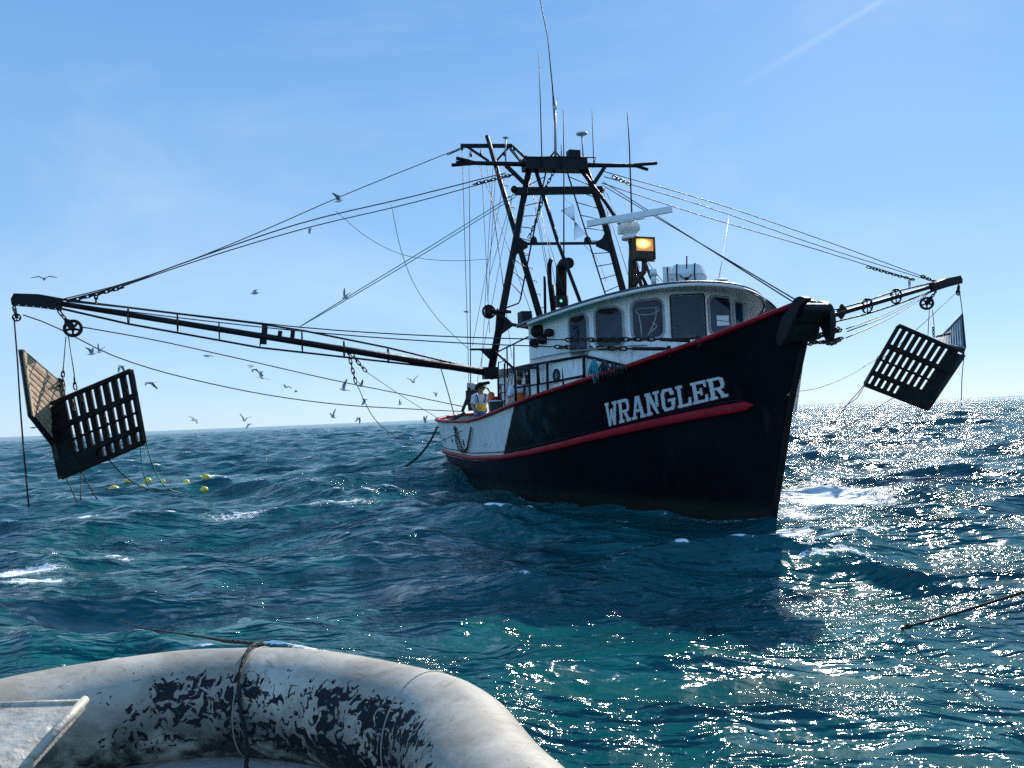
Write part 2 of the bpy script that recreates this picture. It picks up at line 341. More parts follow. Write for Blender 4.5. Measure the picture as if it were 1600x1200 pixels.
    ln.new(ramp(ns, ln, fm, 0, 1, .105, .6), b.inputs['Roughness']); b.inputs['IOR'].default_value = 1.333
    hsum = math_(ns, ln, 'ADD', hsum, math_(ns, ln, 'MULTIPLY', fm, .012))
    bp = N(ns, 'ShaderNodeBump', i_Strength=1., i_Distance=1.); ln.new(hsum, bp.inputs['Height']); ln.new(bp.outputs[0], b.inputs['Normal'])
    me.materials.append(m); o = bpy.data.objects.new('sea', me); scn.collection.objects.link(o)
    tag(o, 'choppy teal sea with glitter and scattered foam reaching the horizon', 'sea', kind='structure')
    return P, X.shape, rs, az
SEA = sea()
def sea_z(x, y):
    P, sh, rs, az = SEA; r = math.hypot(x, y); a = math.atan2(x, y); i = int(np.argmin(abs(rs-r))); j = int(np.argmin(abs(az[:1000]-a))); return float(P[i*sh[1]+j][2])

# ------------------------------------------------------------------ THE TRAWLER
boat = thing('fishing_trawler', L(0, 0, 0), 'black and white shrimp trawler with red trim lettered WRANGLER, outriggers spread', 'fishing boat', rz=math.pi+TH)
NOW = lambda u, tab: float(np.interp(u, [a for a, _ in tab], [b for _, b in tab]))
SHEER = [(-7.4, 2.1), (-6.2, 1.99), (-5, 1.93), (-3.46, 1.88), (-.76, 1.87), (.56, 1.95), (1.8, 2.07), (3.03, 2.22), (4.2, 2.38), (5.25, 2.51), (6.29, 2.66), (7.14, 2.79), (8, 2.96), (8.8, 3.13), (9.4, 3.29), (9.95, 3.45), (10.5, 3.62)]
STRAKE = [(-7.1, 1.0), (-5.5, .97), (-3.9, .93), (-1, .88), (1.7, .99), (3.3, 1.15), (4.7, 1.34), (5.8, 1.52), (6.24, 1.59), (7.8, 1.83), (8.6, 1.94), (9.2, 2.02), (9.9, 2.1)]
#        us    ue    B    pf
LV = A([[-6.0, 8.75, 1.75, 1.35], [-6.75, 9.16, 2.32, 1.7], [-7.0, 9.83, 2.5, 2.05], [-7.42, 10.48, 2.66, 2.35]])
def lvl(t):
    i = min(max(int(t), 0), 2); f = t-i; return LV[i]*(1-f)+LV[i+1]*f
def shape(s, pf):
    if s <= 0 or s >= 1: return 0.
    if s < .22: return (1-(1-s/.22)**3)**(1/2.1)
    if s > .44: return 1-((s-.44)/.56)**pf
    return 1.
def hull(s, t, side=-1, off=0.):
    us, ue, B, pf = lvl(t); u = us+(ue-us)*s; v = B*shape(s, pf)
    ws = [-1.1, 0, NOW(u, STRAKE), NOW(u, SHEER)]; i = min(max(int(t), 0), 2); f = t-i
    ww = ws[i]*(1-f)+ws[i+1]*f
    return A([u, side*(v+off), ww])
def HL(s, t, side=-1, off=0.): return L(*hull(s, t, side, off))
def s_of(u, t): us, ue = lvl(t)[:2]; return (u-us)/(ue-us)
SS = np.r_[(1-np.cos(np.linspace(0, math.pi/2, 22)))*.22, np.linspace(.23, .97, 70), .985, .995, 1.]
def loft(ts, side, off=0., flip=False):
    return MB().grid([[HL(s, t, side, off) for s in SS] for t in ts], flip=flip)
def hull_mat():
    m, ns, ln = mat('hull_paint'); b = ns['Principled BSDF']
    at = N(ns, 'ShaderNodeAttribute', attribute_name='zone').outputs['Fac']; tc = N(ns, 'ShaderNodeTexCoord')
    def nz(sc, det, st=(1, 1, 1)):
        q = N(ns, 'ShaderNodeMapping'); q.inputs['Scale'].default_value = st; ln.new(tc.outputs['Object'], q.inputs[0])
        n = N(ns, 'ShaderNodeTexNoise', i_Scale=sc, i_Detail=8., i_Roughness=.65); ln.new(q.outputs[0], n.inputs['Vector']); return n.outputs[0]
    streak = nz(3, 8, (1.6, 1.6, .18)); spot = nz(6, 8); big = nz(.5, 4)
    wh = mix(ns, ln, ramp(ns, ln, streak, .42, .7, 0, .45), (.78, .79, .79), (.52, .50, .46))
    wh = mix(ns, ln, ramp(ns, ln, spot, .64, .7), wh, (.12, .09, .07))
    bk = mix(ns, ln, ramp(ns, ln, big, .4, .7), (.0025, .0028, .005), (.006, .007, .011)); bk = mix(ns, ln, ramp(ns, ln, streak, .6, .8, 0, .5), bk, (.03, .035, .045))
    # worn patch where gear rubs the side
    sw = N(ns, 'ShaderNodeVectorMath', operation='DISTANCE'); ge = N(ns, 'ShaderNodeNewGeometry'); ln.new(ge.outputs['Position'], sw.inputs[0]); sw.inputs[1].default_value = tuple(HL(s_of(3.9, 2.8), 2.8))
    wr = math_(ns, ln, 'MULTIPLY', ramp(ns, ln, sw.outputs['Value'], .2, 1.1, 1, 0), ramp(ns, ln, nz(2.5, 6), .45, .65, 0, .55)); bk = mix(ns, ln, wr, bk, (.05, .12, .15))
    sz = N(ns, 'ShaderNodeSeparateXYZ'); ln.new(ge.outputs['Position'], sz.inputs[0]); zz = math_(ns, ln, 'ADD', sz.outputs[2], math_(ns, ln, 'MULTIPLY', spot, .35))
    bk = mix(ns, ln, ramp(ns, ln, zz, .55, .35, 0, .7), bk, (.022, .026, .02))
    edge = math_(ns, ln, 'ADD', at, math_(ns, ln, 'MULTIPLY', math_(ns, ln, 'SUBTRACT', spot, .5), .012))
    ln.new(mix(ns, ln, ramp(ns, ln, edge, .497, .503), bk, wh), b.inputs['Base Color'])
    ln.new(ramp(ns, ln, spot, .3, .7, .32, .5), b.inputs['Roughness']); b.inputs['Specular IOR Level'].default_value = .12
    bp = N(ns, 'ShaderNodeBump', i_Strength=.5, i_Distance=.03); ln.new(nz(1.2, 5), bp.inputs['Height']); ln.new(bp.outputs[0], b.inputs['Normal'])
    return m
M['hull'] = hull_mat()
TS = list(np.linspace(0, 3, 25))
mb = MB()
for sd_ in (-1, 1):
    mb.grid([[HL(s, t, sd_) for s in SS] for t in TS], flip=sd_ > 0)
ho = mb.build('hull', 'hull', boat)
at = ho.data.attributes.new('zone', 'FLOAT', 'POINT'); vals = []
for sd_ in (-1, 1):
    for t in TS:
        for s in SS:
            u = hull(s, t)[0]; lim = 1.7+1.35*max(0, t-2); x = .5+(lim-u)*.1
            vals.append(max(0, min(1, x)) if t >= 2 else (max(0, min(.4, x))))
at.data.foreach_set('value', vals)
# bulwark inside, deck
mb = MB()
for sd_ in (-1, 1): mb.grid([[HL(s, t, sd_, -.09 if 0.01 < s < .99 else 0) for s in SS] for t in (2.05, 2.5, 3)], flip=sd_ < 0)
mb.build('bulwark_lining', 'inner', boat)
mb = MB(); dk = [(s, 2.1) for s in SS]
mb.grid([[HL(s, t, sd_, -.1 if .01 < s < .99 else 0) for s, t in dk] for sd_ in (-1, 1)], flip=True); mb.build('deck', 'deck', boat)
def railstrip(t, hw, ht_, s0, s1, name, mt, out=.04, closed_bow=True, zoff=0., n=140):
    mb = MB(); hw0 = hw
    for sd_ in (-1, 1):
        G = []
        for s in np.linspace(s0, s1, n):
            s = .22*(s/.22)**2 if s < .22 else s
            p = hull(s, t, sd_); g = hull(min(s+.002, 1), t, sd_)-hull(max(s-.002, 0), t, sd_); nv = nrm(np.cross(g, [0, 0, 1.]))*(1 if sd_ > 0 else -1)
            nv = -nv if (nv[1]*sd_ < 0 and s > .05) else nv
            if s < .02: nv = A([-1., 0, 0])
            c = p+nv*out; ring = []; ht = ht_*(1+(.45*max(0, s-.4)/.5 if name == 'rub_rail' else 0)); tp = math.sqrt(max(.02, min(1, (s1-s)/.008))) if name == 'rub_rail' else 1; ht *= tp; hw = hw0*tp
            for a in np.linspace(0, 2*math.pi, 12, endpoint=False):
                e = (abs(math.cos(a))**.6*np.sign(math.cos(a)), abs(math.sin(a))**.6*np.sign(math.sin(a)))
                ring.append(L(*(c+nv*e[0]*hw+A([0, 0, e[1]*ht+zoff]))))
            G.append(ring)
        mb.grid(G, wrap=True, flip=sd_ < 0)
        mb.add(G[-1], [tuple(range(12))]); mb.add(G[0], [tuple(range(12))])
    return mb.build(name, mt, boat)
railstrip(3, .085, .045, 0.0002, .985, 'cap_rail', 'red', 0., zoff=.045)
railstrip(2, .045, .058, .0002, s_of(9.25, 2), 'rub_rail', 'red', .05)
railstrip(2, .012, .012, .0002, s_of(9.0, 2), 'rail_edge_strip', 'black', .03, zoff=.13)
# bow stem bar, and the white flash on its port side
T('stem_bar', 'black', boat, [L(*hull(1, t)) for t in np.linspace(.5, 3, 12)], .055, 8)
# small draught marks and scuppers on the white panel
def on_hull(px, py, out=.0):
    best = None
    for t in np.linspace(1.9, 3, 56):
        for s in np.linspace(.02, .99, 260):
            p = HL(s, t); q = p-CAM; z_ = q@cf; d = (800+F*(q@CR)/z_-px)**2+(600-F*(q@CU)/z_-py)**2
            if q@cf < 30 and (best is None or d < best[0]): best = (d, s, t)
    return best[1], best[2]
def patch(name, mt, px, py, wpx, hpx, rnd=False):
    s, t = on_hull(px, py); c = HL(s, t); e = nrm(HL(s+.01, t)-c); up = nrm(HL(s, t+.05)-c); nv = nrm(np.cross(e, up)); nv = nv if nv@(CAM-c) > 0 else -nv
    d = np.linalg.norm(c-CAM)/F; poly = []
    for a in np.linspace(0, 2*math.pi, 16, endpoint=False):
        ex, ey = math.cos(a), math.sin(a)
        if not rnd: ex, ey = np.sign(ex)*abs(ex)**.4, np.sign(ey)*abs(ey)**.4
        poly.append(c+e*ex*wpx*d/2*1.6+up*ey*hpx*d/2-nv*.02)
    return MB().prism(poly, nv*.032).build(name, mt, boat)
for x, y, a, b in ((725, 692, 4.5, 12), (707, 688, 3, 7), (695, 688, 2, 7), (689, 683, 1.6, 7)): patch('scupper', 'black', x, y, a, b, True)
for x, y in ((757, 694), (761, 694), (755, 698), (760, 698), (765, 698), (706, 680), (693, 678), (690, 672), (713, 672)): patch('bolt_plate', 'steel', x, y, 1.3, 1.3, True)
# ---- lettering
GL = {}
def R_(x0, y0, x1, y1): return [(x0, y0), (x1, y0), (x1, y1), (x0, y1)]
# slab-serif capitals on a unit cell, as overlapping-free convex pieces
GL['W'] = [[(0, .88), (.32, .88), (.32, 1), (0, 1)], [(.62, .88), (1, .88), (1, 1), (.62, 1)], [(.06, .88), (.25, .88), (.40, 0), (.24, 0)], [(.24, 0), (.40, 0), (.58, .72), (.46, .72)],
           [(.46, .72), (.58, .72), (.80, 0), (.62, 0)], [(.62, 0), (.80, 0), (.95, .88), (.76, .88)]]
GL['R'] = [R_(0, 0, .42, .13), R_(.09, .13, .31, .87), R_(0, .87, .70, 1), [(.70, .87), (.70, 1), (.88, .93), (.93, .74), (.74, .72), (.70, .82)], R_(.74, .60, .93, .74), [(.74, .60), (.93, .60), (.86, .46), (.70, .42), (.68, .52)],
           [(.31, .42), (.70, .42), (.68, .53), (.31, .53)], [(.46, .42), (.68, .42), (.86, .13), (.66, .13)], R_(.64, 0, 1, .13)]
GL['A'] = [R_(0, 0, .36, .13), R_(.62, 0, 1, .13), [(.10, .13), (.27, .13), (.56, 1), (.38, 1)], [(.70, .13), (.90, .13), (.64, 1), (.50, .80)], [(.34, .30), (.64, .30), (.61, .42), (.38, .42)]]
GL['N'] = [R_(0, 0, .38, .13), R_(.09, .13, .27, .87), R_(0, .87, .36, 1), [(.27, .87), (.36, 1), (.86, .0), (.72, 0), (.27, .66)], R_(.72, .30, .88, .87), R_(.60, .87, 1, 1)]
GL['G'] = [[(.2, 0), (.34, .13), (.28, .22), (.03, .2)], [(.03, .2), (.25, .22), (.25, .78), (.03, .8)], [(.03, .8), (.28, .78), (.34, .87), (.2, 1)], [(.2, 1), (.34, .87), (.64, .87), (.78, 1)], [(.78, 1), (.64, .87), (.70, .68), (.94, .68), (.94, .8)],
           [(.2, 0), (.8, 0), (.64, .13), (.34, .13)], [(.8, 0), (.95, .16), (.72, .2), (.64, .13)], R_(.72, .2, .95, .40), R_(.5, .40, 1, .52)]
GL['L'] = [R_(0, 0, 1, .13), R_(.11, .13, .34, .87), R_(0, .87, .48, 1), [(.80, .13), (1, .13), (1, .38), (.88, .38)]]
GL['E'] = [R_(0, 0, 1, .13), R_(.11, .13, .34, .87), R_(0, .87, 1, 1), [(.82, .13), (1, .13), (1, .34), (.90, .34)], [(.90, .68), (1, .68), (1, .87), (.82, .87)], R_(.34, .44, .70, .56), R_(.58, .34, .70, .44), R_(.58, .56, .70, .67)]
CORN = [on_hull(949, 667), on_hull(1141, 620), on_hull(1131, 586), on_hull(945, 630)]
def letmap(a, b, off):
    (s0, t0), (s1, t1), (s2, t2), (s3, t3) = CORN
    s = (s0*(1-a)+s1*a)*(1-b)+(s3*(1-a)+s2*a)*b; t = (t0*(1-a)+t1*a)*(1-b)+(t3*(1-a)+t2*a)*b
    return HL(s, t, -1, off)
word = 'WRANGLER'; wd = [1.05, 1, 1.05, 1.05, 1, .9, .95, 1.05]; gap = .1; tot = sum(wd)+gap*7
def subq(poly, k=3):
    out = []
    n = len(poly)
    for i in range(n):
        a, b = A(poly[i]), A(poly[(i+1) % n])
        for j in range(k): out.append(a+(b-a)*j/k)
    return out
def piece(mb, poly, f, off0, off1):
    q = subq(poly); n = len(q); top = [f(x, y, off1) for x, y in q]; bot = [f(x, y, off0) for x, y in q]; c = f(*np.mean(q, axis=0), off1)
    mb.add(top+bot+[c], [(i, (i+1) % n, 2*n) for i in range(n)]+[(i, n+i, n+(i+1) % n, (i+1) % n) for i in range(n)])
x = 0
for ch, lw in zip(word, wd):
    for name, mt, ox, oy, o0, o1 in (('letter_shadow', 'shadowred', .010, -.055, .0, .006), ('letter', 'letter', 0, 0, .0, .016)):
        mb = MB(); f = lambda a, b, o, x=x, lw=lw, ox=ox, oy=oy: letmap((x+a*lw)/tot+ox, b+oy, o)
        for pz, poly in enumerate(GL[ch]): piece(mb, poly, (lambda a, b, o, f=f, pz=pz: f(a, b, o+(.0007*pz if o > .003 else 0))), o0, o1)
        mb.build(name, mt, boat)
    x += lw+gap

# ---- wheelhouse
WB, WU0, WU1, WE, WAFT = 2.2, 3.5, 6.9, 3.0, 3.3
def wallp(a, off=0.):
    """a in [0,1] round the wall: starboard aft -> front -> port aft; returns u,v"""
    def raw(a, B, U1):
        if a < .12: return A([WAFT+(WU0-WAFT)*a/.12, -B])
        if a > .88: return A([WAFT+(WU0-WAFT)*(1-a)/.12, B])
        th = (a-.12)/.76*math.pi; c, s = math.cos(th), math.sin(th)
        return A([WU0+(U1-WU0)*abs(s)**(2/WE), -B*np.sign(c)*abs(c)**(2/WE)])
    return raw(a, WB+off, WU1+off)
AA = np.linspace(0, 1, 241); WP = A([wallp(a) for a in AA]); arc = np.r_[0, np.cumsum(np.hypot(*np.diff(WP, axis=0).T))]
def wall_at(s, off=0.):
    """point at arc length s, pushed out along the normal"""
    s = min(max(s, .01), arc[-1]-.01); p = A([np.interp(s, arc, WP[:, i]) for i in (0, 1)]); q = A([np.interp(s+.05, arc, WP[:, i])-np.interp(s-.05, arc, WP[:, i]) for i in (0, 1)])
    n_ = nrm([q[1], -q[0]]); return p+n_*off
def roofw(v): return 4.42-.055*v*v
wh = MB(); SA = np.linspace(0, arc[-1], 120)
def wall_top(p): return roofw(p[1])-.06
wbase = lambda p: NOW(p[0], SHEER)-.22
wh.grid([[L(*wall_at(s), wbase(wall_at(s))+(wall_top(wall_at(s))-wbase(wall_at(s)))*k) for s in SA] for k in np.linspace(0, 1, 8)])
wh.add([L(WAFT, -WB, 2), L(WAFT, WB, 2), L(WAFT, WB, 4.2), L(WAFT, -WB, 4.2)], [(0, 1, 2, 3)])
wheelhouse = wh.build('wheelhouse', 'white', boat)
def wall_hit(px, py):
    r = ray(px, py); best = None; prev = None
    for t in np.arange(12, 24, .01):
        u, v, w_ = uvw(CAM+r*t); g = (abs(v)/WB)**WE+(max(u-WU0, 0)/(WU1-WU0))**WE-1
        if g < 0:
            s = arc[np.argmin((WP[:, 0]-u)**2+(WP[:, 1]-v)**2)]; return s, w_
    return None
def window(x0, y0, x1, y1, X0, Y0, X1, Y1, rr=.12, dark=False, extra=None):
    """pixel corners TL(x0,y0) TR(X0..) ; placed on the wall as arc/height ranges"""
    h = [wall_hit(x0, y0), wall_hit(x1, y1), wall_hit(X0, Y0), wall_hit(X1, Y1)]
    if None in h: h = [q or (arc[-1]*.62, 4.1) for q in h]
    s0 = (h[0][0]+h[1][0])/2; s1 = (h[2][0]+h[3][0])/2; wt0, wb0, wt1, wb1 = h[0][1], h[1][1], h[2][1], h[3][1]
    W_, H_ = s1-s0, (wt0-wb0+wt1-wb1)/2; n = 11
    def P(a, b, off): return L(*wall_at(s0+W_*a, off), (wt0*(1-a)+wt1*a)*(b)+(wb0*(1-a)+wb1*a)*(1-b))
    def outline(gr, k=6):
        o = []
        for cx, cy, a0 in ((1, 1, 0), (0, 1, 90), (0, 0, 180), (1, 0, 270)):
            rx, ry = rr/W_, rr/H_
            for a in np.linspace(a0, a0+90, k):
                ca, sa = math.cos(math.radians(a)), math.sin(math.radians(a)); bx = (1-rx) if cx else rx; by = (1-ry) if cy else ry
                o.append((bx+rx*ca*(1+gr/rr)+(0), by+ry*sa*(1+gr/rr)))
        return o
    ol = outline(0); f = MB(); 
    f.tube([P(a, b, .012) for a, b in outline(.02)], .028 if not dark else .014, 6, closed=True)
    wn = f.build('window', 'grey' if not dark else 'steel', wheelhouse)
    # pane: fan of rings from outline to centre, following the wall
    g = MB(); rings = []
    for k in np.linspace(1, .02, 9): rings.append([P(.5+(a-.5)*k, .5+(b-.5)*k, .014) for a, b in ol])
    g.grid(rings, wrap=True); g.build('pane', 'glass', wn)
    if dark:
        bt = MB()
        for a in np.linspace(.06, .94, 7):
            for b in (.03, .97): bt.ball(P(a, b, .02), .012, 6)
        for b in np.linspace(.1, .9, 8):
            for a in (.04, .96): bt.ball(P(a, b, .02), .012, 6)
        bt.build('bolt_row', 'grey', wn)
    if extra == 'coil':
        c = MB()
        c.tube([P(.5+.38*math.cos(t)*(1-.2*math.sin(t)), .78+.16*math.sin(t), .02) for t in np.linspace(math.pi, 2*math.pi, 12)], .014, 5)
        c.tube([P(.12, .80, .02), P(.85, .80, .02)], .01, 5)
        c.tube([P(.2+.06*math.sin(k*2.), .65-k*.6, .02) for k in np.linspace(0, 1, 9)], .014, 5)
        c.tube([P(.78-.25*k+.07*math.sin(k*4.), .8-k*.75, .02) for k in np.linspace(0, 1, 10)], .014, 5)
        c.tube([P(.62+.15*math.sin(k*5.), .4-k*.35, .02) for k in np.linspace(0, 1, 10)], .014, 5)
        c.build('coiled_cable', 'grey', wn)
    if extra == 'paper':
        c = MB(); c.add([P(a, b, .02) for a, b in ((.28, .22), (.9, .24), (.88, .34), (.28, .36))], [(0, 1, 2, 3)])
        c.add([P(a, b, .02) for a, b in ((.28, .38), (.86, .36), (.88, .52), (.28, .50))], [(0, 1, 2, 3)])
        c.build('taped_notice', 'paper', wn)
    if extra == 'shade':
        c = MB(); c.grid([[P(a, 1-b*(.16-.5*(a-.5)**2), .019) for a in np.linspace(.12, .88, 8)] for b in (.03, 1)]); c.build('window_shade', 'black', wn)
window(892, 497, 892, 556, 917, 491, 917, 553, .12, extra='shade')
window(932, 484, 932, 543, 973, 480, 973, 540, .15, extra='shade')
window(989, 473, 989, 530, 1034, 468, 1034, 526, .13, extra='coil')
window(1048, 463, 1048, 527, 1099, 461, 1099, 526, .03, dark=True)
window(1110, 464, 1110, 522, 1141, 467, 1141, 522, .12, extra='paper')
window(1147, 472, 1147, 515, 1160, 476, 1160, 512, .08, extra='shade')
# roof: crowned slab with overhang
RB, RU1, RE, RAFT = 2.5, 7.42, 2.8, 3.35
def roofp(a, k=1.):
    B, U1 = RB*k, WU0+(RU1-WU0)*k
    th = a*math.pi; c, s = math.cos(th), math.sin(th)
    if a < .08: return A([RAFT+(WU0-RAFT)*(a/.08), -B])
    if a > .92: return A([RAFT+(WU0-RAFT)*((1-a)/.08), B])
    th = (a-.08)/.84*math.pi; c, s = math.cos(th), math.sin(th)
    return A([WU0+(U1-WU0)*abs(s)**(2/RE), -B*np.sign(c)*abs(c)**(2/RE)])
RA = np.linspace(0, 1, 100)
def roof_h(p):
    d = max(0, p[1]-.3); return roofw(p[1])-.035*d*d
rf = MB(); rf.m = 0
rf.grid([[L(*roofp(a, k), roof_h(roofp(a, k))+.05) for a in RA] for k in (0.02, .25, .5, .75, .92, .99)], flip=True)
rim = [(.99, .05), (1.0, .035), (1.004, 0), (1.0, -.03), (.985, -.045)]
rf.grid([[L(*roofp(a, k), roof_h(roofp(a, k))+h) for a in RA] for k, h in rim], flip=True)
rf.add([L(RAFT, v, roofw(v)+h) for h in (.05, -.05) for v in np.linspace(-RB, RB, 12)], [(i, i+1, 13+i, 12+i) for i in range(11)])
roof = rf.build('wheelhouse_roof', 'roofdark', boat)
sf = MB(); sf.grid([[L(*roofp(a, k), roof_h(roofp(a, 1))*0+roof_h(roofp(a, k))-.045-.05*(1-k)) for a in RA] for k in (.985, .9, .8, .7, .6)]); sf.build('soffit', 'white', roof)
ed = MB(); ed.grid([[L(*roofp(a, k), roof_h(roofp(a, k))+h) for a in np.linspace(.1, .86, 90)] for k, h in ((1.006, -.005), (1.008, -.05), (1.0, -.062))], flip=True); ed.build('white_trim', 'white', roof)
vs = MB(); va = np.linspace(.56, .97, 40)
vs.grid([[L(*(roofp(a, 1.0+k*.065*min(1, (a-.56)/.12)) ), roof_h(roofp(a, 1))-.04-k*.24*min(1, (a-.56)/.15)) for a in va] for k in (0, .35, .7, 1)])
vs.grid([[L(*(roofp(a, 1.012+k*.065*min(1, (a-.56)/.12)) ), roof_h(roofp(a, 1))-.03-k*.24*min(1, (a-.56)/.15)) for a in va] for k in (0, .35, .7, 1)], flip=True)
vs.build('visor', 'visor', roof)
# handrail pipe along the wheelhouse wall
T('grab_rail', 'grey', boat, [L(*wall_at(s, .06), 3.28) for s in np.linspace(.3, arc[-1]*.40, 20)], .014, 6)

# ---- aft deckhouse (grey-white, dark-edged roof) with portholes, door and ladder
DV, DA, DF, DW = -1.66, -1.15, 3.3, 3.22
dh = MB(); dh.box(L((DA+DF)/2, 0, 2.1), UF*(DF-DA)/2, VP*1.66, Z*1.12); deckhouse = dh.build('deckhouse', 'white', boat)
dr = MB(); dr.box(L((DA+DF)/2-.05, 0, DW+.04), UF*((DF-DA)/2+.1), VP*1.78, Z*.035); dr.box(L((DA+DF)/2-.05, -1.79, DW+.0), UF*((DF-DA)/2+.12), VP*.02, Z*.07); dr.build('roof_edge', 'roofdark', deckhouse)
def porthole(px, py, r, name='porthole'):
    c = pv(px, py, DV); q = MB(); q.disc_ring(c, VP, r, .022); o = q.build(name, 'steel', deckhouse)
    g = MB(); g.ball(c-VP*.005, r, 14, (1, 1, .12), A([UF, Z, VP])); g.build('pane', 'glass', o)
porthole(781, 610, .1)
hs0, hw0_ = wall_hit(870, 587); pc = wall_at(hs0, .015); pn = wall_at(hs0, .1)-wall_at(hs0, 0); pn = nrm(UF*pn[0]+VP*pn[1]); pc = L(*pc, hw0_)
q = MB(); q.disc_ring(pc, pn, .13, .022); o = q.build('porthole', 'steel', wheelhouse); q = MB(); q.ball(pc, .13, 14, (1, 1, .1), A([nrm(np.cross(Z, pn)), Z, pn])); q.build('pane', 'glass', o)
dd = MB(); c = pv(848, 602, DV); dd.box(c-VP*.012, UF*.3, VP*.012, Z*.62); dd.build('door', 'black', deckhouse)
dd = MB(); c = pv(782, 612, DV); dd.box(c-VP*.012, UF*.1, VP*.012, Z*.2); dd.build('window', 'glass', deckhouse)
# rounded dark doorway arch near x=850
ar = MB(); c = pv(849, 592, DV-.02)
ar.tube([c+UF*.3*math.cos(t)+Z*(.3*math.sin(t)) for t in np.linspace(0, math.pi, 14)]+[c-UF*.3-Z*.9], .035, 6); ar.build('door_arch', 'black', deckhouse)
# funnel casing and gear between deckhouse and wheelhouse
fc = MB(); c = L(3.05, -1.5, 3.25)
fc.tube([c, c+Z*.35, c+Z*.8], [.33, .33, .3], 16); fc.build('vent_trunk', 'rust', boat)
# ---- side railing (starboard)
rl = MB()
def rp(px, py): return pv(px, py, float(np.interp(px, [805, 840, 880, 912, 985], [-2.5, -2.35, -2.13, -1.97, -1.62])))
post = [((805, 575), (806, 640)), ((840, 568), (841, 627)), ((855, 566), (856, 620)), ((912, 556), (913, 601))]
for a, b in post: rl.tube([rp(*a), rp(*b)], .03, 8)
rl.tube([rp(805, 575), rp(855, 566), rp(912, 556)], .028, 8); rl.tube([rp(806, 606), rp(856, 598), rp(912, 587)], .022, 8)
rl.tube([rp(806, 576), rp(840, 574), rp(842, 600)], .035, 6)
rl.tube([rp(912, 556), rp(985, 574)], .032, 8)
railing = rl.build('railing', 'black', boat)
rl = MB()
for a, b in (((792, 541), (793, 590)), ((803, 541), (803, 577)), ((779, 575), (779, 640)), ((788, 568), (789, 640))): rl.tube([pv(*a, -2.1), pv(*b, -2.1)], .018, 6)
rl.tube([pv(773, 552, -2.1), pv(830, 524, -2.1), pv(860, 511, -2.1)], .022, 6)
rl.tube([pu(772, 548, 0), pv(805, 578, -2.1)], .035, 6)
rl.build('stanchion_frame', 'black', boat)
# ladders on the deckhouse side
def ladder(name, a0, a1, b0, b1, n, r=.022, rr=.014, mt='black', par=None):
    q = MB(); q.tube([a0, a1], r, 6); q.tube([b0, b1], r, 6)
    for k in np.linspace(.04, .96, n): q.tube([A(a0)+(A(a1)-A(a0))*k, A(b0)+(A(b1)-A(b0))*k], rr, 5)
    return q.build(name, mt, par or boat)
ladder('ladder', pv(779, 565, -2.15), pv(778, 625, -2.15), pv(789, 560, -2.15), pv(789, 630, -2.15), 6, .016, .012, 'steel')
ladder('ladder', pv(797, 582, -2.16), pv(787, 632, -2.16), pv(801, 583, -2.16), pv(795, 634, -2.16), 6, .016, .012, 'grey')

# ---- mast frame: A-shaped legs with ladders, crossarms
def U0(x, y, u=0.): return pu(x, y, u)
def leg(name, pts, r, mt='black', n=10): return T(name, mt, boat, pts, r, n)
leg('mast_leg', [U0(765, 592), U0(796, 428), U0(827, 262)], [.105, .1, .085])
leg('mast_leg', [L(0, 2.15, 3.1), U0(973, 452), U0(940, 330), U0(913, 258)], [.105, .1, .095, .085])
ladder('mast_ladder', U0(789, 440, .02), U0(825, 285, .02), U0(813, 468, .05), U0(853, 268, .05), 10, .022, .014)
ladder('mast_ladder', U0(972, 452, .02), U0(925, 285, .02), U0(947, 464, .05), U0(886, 268, .05), 10, .022, .014)
T('ladder_foot', 'black', boat, [U0(813, 468, .05), U0(810, 474, .05), U0(788, 482, .02)], .02, 6)
def crossbar(name, a, b, w_, h, mt='black'): return MB().bar(a, b, w_, h).build(name, mt, boat)
crossbar('crossbeam', U0(805, 299), U0(940, 297), .14, .2)
crossbar('crossbeam', U0(812, 381), U0(942, 380), .07, .07)
crossbar('top_platform', U0(818, 257), U0(914, 259), .4, .34)
T('platform_rail', 'black', boat, [U0(816, 256, .2), U0(820, 246, .2), U0(876, 245, .2), U0(931, 246, .2), U0(926, 262, .2)], .02, 6)
T('crossarm', 'black', boat, [U0(713, 254), U0(830, 257), U0(915, 258), U0(1000, 259)], [.055, .07, .07, .055], 8)
for a, b in (((743, 255), (706, 258)), ((743, 254), (713, 247)), ((990, 258), (1026, 255)), ((990, 258), (1012, 265))): T('crossarm_fork', 'black', boat, [U0(*a), U0(*b)], .05, 8)
for a, b in (((790, 258), (823, 290)), ((946, 259), (926, 290))): crossbar('knee_brace', U0(*a), U0(*b), .08, .1)
for x, y in ((804, 296), (939, 297)): MB().ball(U0(x, y), .11, 12).build('pulley_block', 'black', boat)
for sx, (gx, gy) in ((1, (806, 384)), (-1, (948, 381))):
    pts = [(gx-2*sx, gy-18), (gx+8*sx, gy-10), (gx+16*sx, gy-4), (gx+16*sx, gy+4), (gx+8*sx, gy+8), (gx-4*sx if sx > 0 else gx+14, gy+20)]
    pts = [(gx+(-2)*sx, gy-19), (gx+8*sx, gy-9), (gx+17*sx, gy-4), (gx+17*sx, gy+4), (gx+6*sx, gy+10), (gx-4*sx, gy+18)] if sx > 0 else [(gx-2, gy-19), (gx-8, gy-8), (gx-17, gy-3), (gx-17, gy+4), (gx+1, gy+12), (gx+13, gy+22)]
    MB().prism([U0(x, y, -.05) for x, y in pts], UF*.1).build('gusset_plate', 'black', boat)
for x, y in ((833, 375), (917, 375)): MB().prism([U0(x+a, y+b, -.03) for a, b in ((-5, 5), (-4, -3), (0, -6), (4, -3), (6, 5))], UF*.06).build('cable_cheek', 'black', boat)
